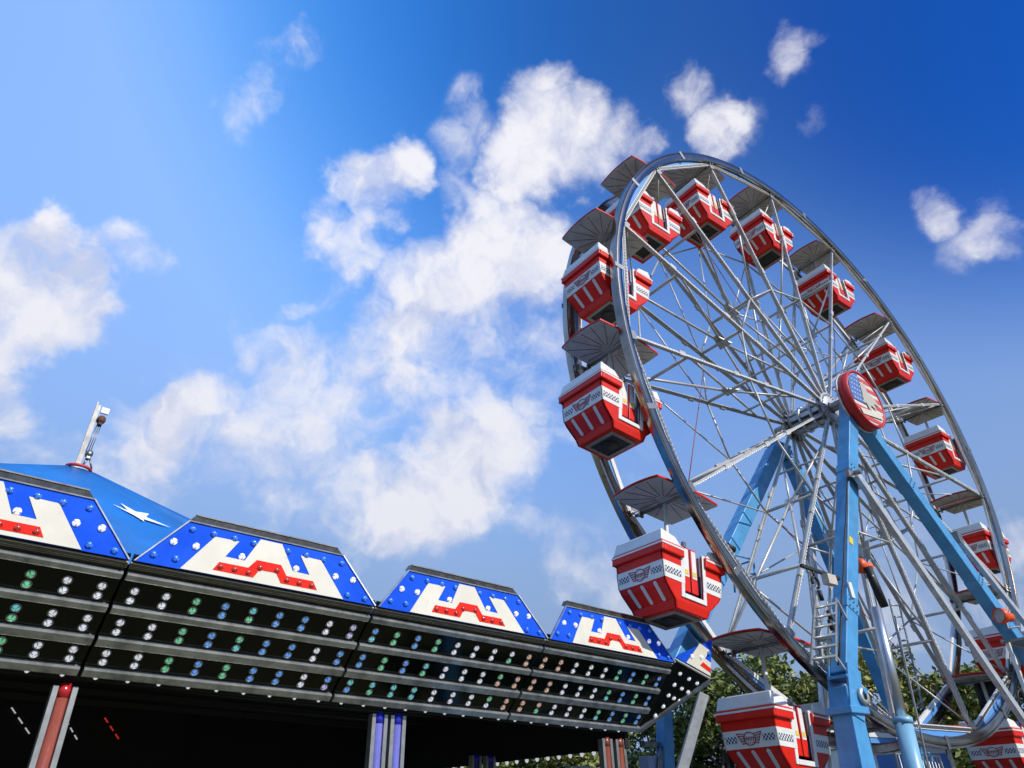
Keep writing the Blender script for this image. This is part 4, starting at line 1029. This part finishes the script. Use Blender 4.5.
# hydraulic folding arm with hoses below the corner
ar = empty('hydraulic_arm', (2.35, 13.2, 0), (0, 0, PHI)); tag(ar, 'pale blue hydraulic arm with looped hoses under the facade corner', 'hydraulic arm')
mb = MB(); mb.bar((-.35, 0, 0), (-.35, 0, 2.35), .26, .2); mb.build('upright', mat('arm_grey_blue', (.30, .38, .52), .5, noise=.2, nscale=5), ar, bevel=.01)
mb = MB()
for j in range(4): mb.tube([(-.08 - .03*j + .20*math.sin(t*PI/10)*(-1), -.14, 2.5 - t*.13) for t in range(14)], .018, 6)
mb.build('hose', M_STEELD, ar)
mb = MB(); mb.box((-.15, -.05, 2.52), (.75, .12, .07)); mb.build('crosshead', M_STEELD, ar)

# ================================================================== TREES AND BACKGROUND
def tree(name, loc, h, rx, seed, lm, label, nleaf=11000, low=.18, group='trees behind the fairground', ls=.115):
    rd = random.Random(seed); r = empty(name, loc); tag(r, label, 'tree', group)
    mb = MB(); th = h*.62
    pts = [Vector((rd.uniform(-.1, .1)*i*.3, rd.uniform(-.1, .1)*i*.3, th*i/5)) for i in range(6)]
    mb.tube(pts, .035*h, 8, r2=.012*h)
    clumps = []
    for i in range(30):
        z = low + (1-low)*((i+.5)/30)
        env = math.sin(PI*min(1, max(0.0, ((z-low)/(1-low))*.80 + .14)))**.7
        a = rd.uniform(0, 2*PI); q = rx*env*rd.uniform(.35, .9)
        clumps.append((Vector((q*math.cos(a), q*math.sin(a), h*z*.97)), rx*rd.uniform(.20, .42)))
    for c, s in clumps[::2]:
        st_ = pts[rd.randint(2, 5)]; mid = st_.lerp(c, .5) + Vector((0, 0, -.02*h)); mb.tube([st_, mid, c], .012*h, 5, r2=.004*h)
    mb.build('trunk', M_BARK, r)
    cm = MB(); tot = sum(s*s for _, s in clumps)
    for c, s in clumps:
        for _ in range(int(nleaf*s*s/tot*rd.uniform(.55, 1.35))):
            d = Vector((rd.gauss(0, 1), rd.gauss(0, 1), rd.gauss(0, 1))).normalized()*s*(rd.random()**.4)*rd.uniform(.8, 1.18); d.z *= .78
            p = c + d; L_ = ls*rd.uniform(.45, 1.6); u = Vector((rd.gauss(0, 1), rd.gauss(0, 1), rd.gauss(0, .6))).normalized(); w = u.cross(Vector((rd.gauss(0, 1), rd.gauss(0, 1), rd.gauss(0, 1)))).normalized()
            cm.add([p - u*L_, p + w*L_*.45, p + u*L_, p - w*L_*.45], [(0, 1, 2, 3)])
    o = cm.build('crown', lm, r)
    return r
TREES = [
 # loc, h, rx, mat, label
 ((-3.2, 30, 0), 4.0, 2.6, 0, 'low olive green tree seen under the ride canopy, furthest left'),
 ((-.4, 31, 0), 4.3, 2.5, 1, 'low leafy tree seen under the ride canopy between the blue and the rust red posts'),
 ((2.0, 30, 0), 4.25, 2.4, 0, 'rounded olive tree under the ride canopy just left of the rust red posts'),
 ((5.0, 30, 0), 5.6, 2.3, 2, 'dark tree behind the pale blue hydraulic arm'),
 ((7.3, 28, 0), 5.9, 2.5, 2, 'dark green tree left of the lowest left gondola'),
 ((9.5, 29, 0), 6.8, 2.7, 1, 'tall mid green tree behind the lowest left gondola'),
 ((11.8, 28, 0), 6.9, 2.6, 0, 'sunlit olive tree directly behind the upright blue leg'),
 ((14.0, 28.5, 0), 6.6, 2.5, 0, 'bright olive tree right of the silver ram'),
 ((16.2, 27.5, 0), 5.8, 2.4, 1, 'mid green tree behind the lowest right gondola'),
 ((18.6, 27, 0), 5.9, 2.6, 2, 'dark tree at the right edge of the photo behind the access platform'),
 ((12.9, 31.5, 0), 4.6, 2.7, 2, 'dark undergrowth tree low behind the bottom of the wheel'),
 ((16.6, 30, 0), 4.4, 2.8, 2, 'dark undergrowth tree low at the bottom right'),
 ((8.5, 33, 0), 4.6, 2.8, 2, 'dark undergrowth tree low behind the lower left gondola'),
]
for i, (l, h, rx, m_, lab) in enumerate(TREES): tree('tree', l, h, rx, 11+i, M_LEAF[m_], lab)

# white and blue van trailer, barriers
tv = empty('box_trailer', (8.55, 18.9, 0), (0, 0, .25)); tag(tv, 'white show trailer with a blue stripe behind the foot of the wheel', 'trailer')
mb = MB(); mb.box((0, 0, 1.75), (1.9, 2.0, 2.1)); mb.build('body', M_WHITE, tv, bevel=.03)
mb = MB(); mb.box((0, -1.006, 2.42), (1.88, .012, .36)); mb.build('stripe', M_BLUEP, tv)
mb = MB(); mb.box((0, -.0, 2.83), (2.0, 2.1, .06)); mb.build('roof', M_LWHITE, tv)
for x in (-.5, .4):
    mb = MB(); mb.lathe([(0, -.1), (.36, -.1), (.38, 0), (.36, .1), (0, .1)], 18, Matrix.Translation((x, -.9, .38)) @ MY); mb.build('wheel', M_RUBBER, tv)
def barrier(loc, rz, label, w=2.0, h=1.1, z0=0.0, n=14):
    r = empty('crowd_barrier', loc, (0, 0, rz)); tag(r, label, 'barrier', 'steel crowd barriers')
    mb = MB(); mb.tube([(-w/2, 0, 0), (-w/2, 0, h), (w/2, 0, h), (w/2, 0, 0)], .022, 7); mb.tube([(-w/2, 0, .18), (w/2, 0, .18)], .018, 6); mb.build('frame', M_GALV, r)
    mb = MB()
    for i in range(1, n): x = -w/2 + w*i/n; mb.tube([(x, 0, .18), (x, 0, h)], .011, 5)
    mb.build('bars', M_GALV, r)
    return r
# stair flight with railings up to the loading deck
dk = empty('loading_deck', wloc(-3.0, -2.3, GROUND_L), (0, 0, YAW)); tag(dk, 'raised steel loading deck with upright bar railing beside the blue lower leg', 'deck')
b1 = barrier(wloc(-.62, -.5, -8.24), YAW, 'steel bar barrier between the blue lower leg and the silver ram', w=1.5, h=1.15)
b2 = barrier(wloc(-5.1, 2.4, -8.42), YAW+.1, 'pale steel barrier under the lowest left gondola', w=2.2, h=1.2, n=16)
mb = MB(); mb.box((.2, .3, 1.10), (3.2, 1.0, .07)); mb.build('deck_plate', M_STEELD, dk)
mb = MB()
for x in (-1.3, 1.7):
    for y in (-.1, .7): mb.bar((x, y, 0), (x, y, 1.07), .07, .07)
mb.build('leg', M_GALV, dk)
sc.cycles.max_bounces = 6
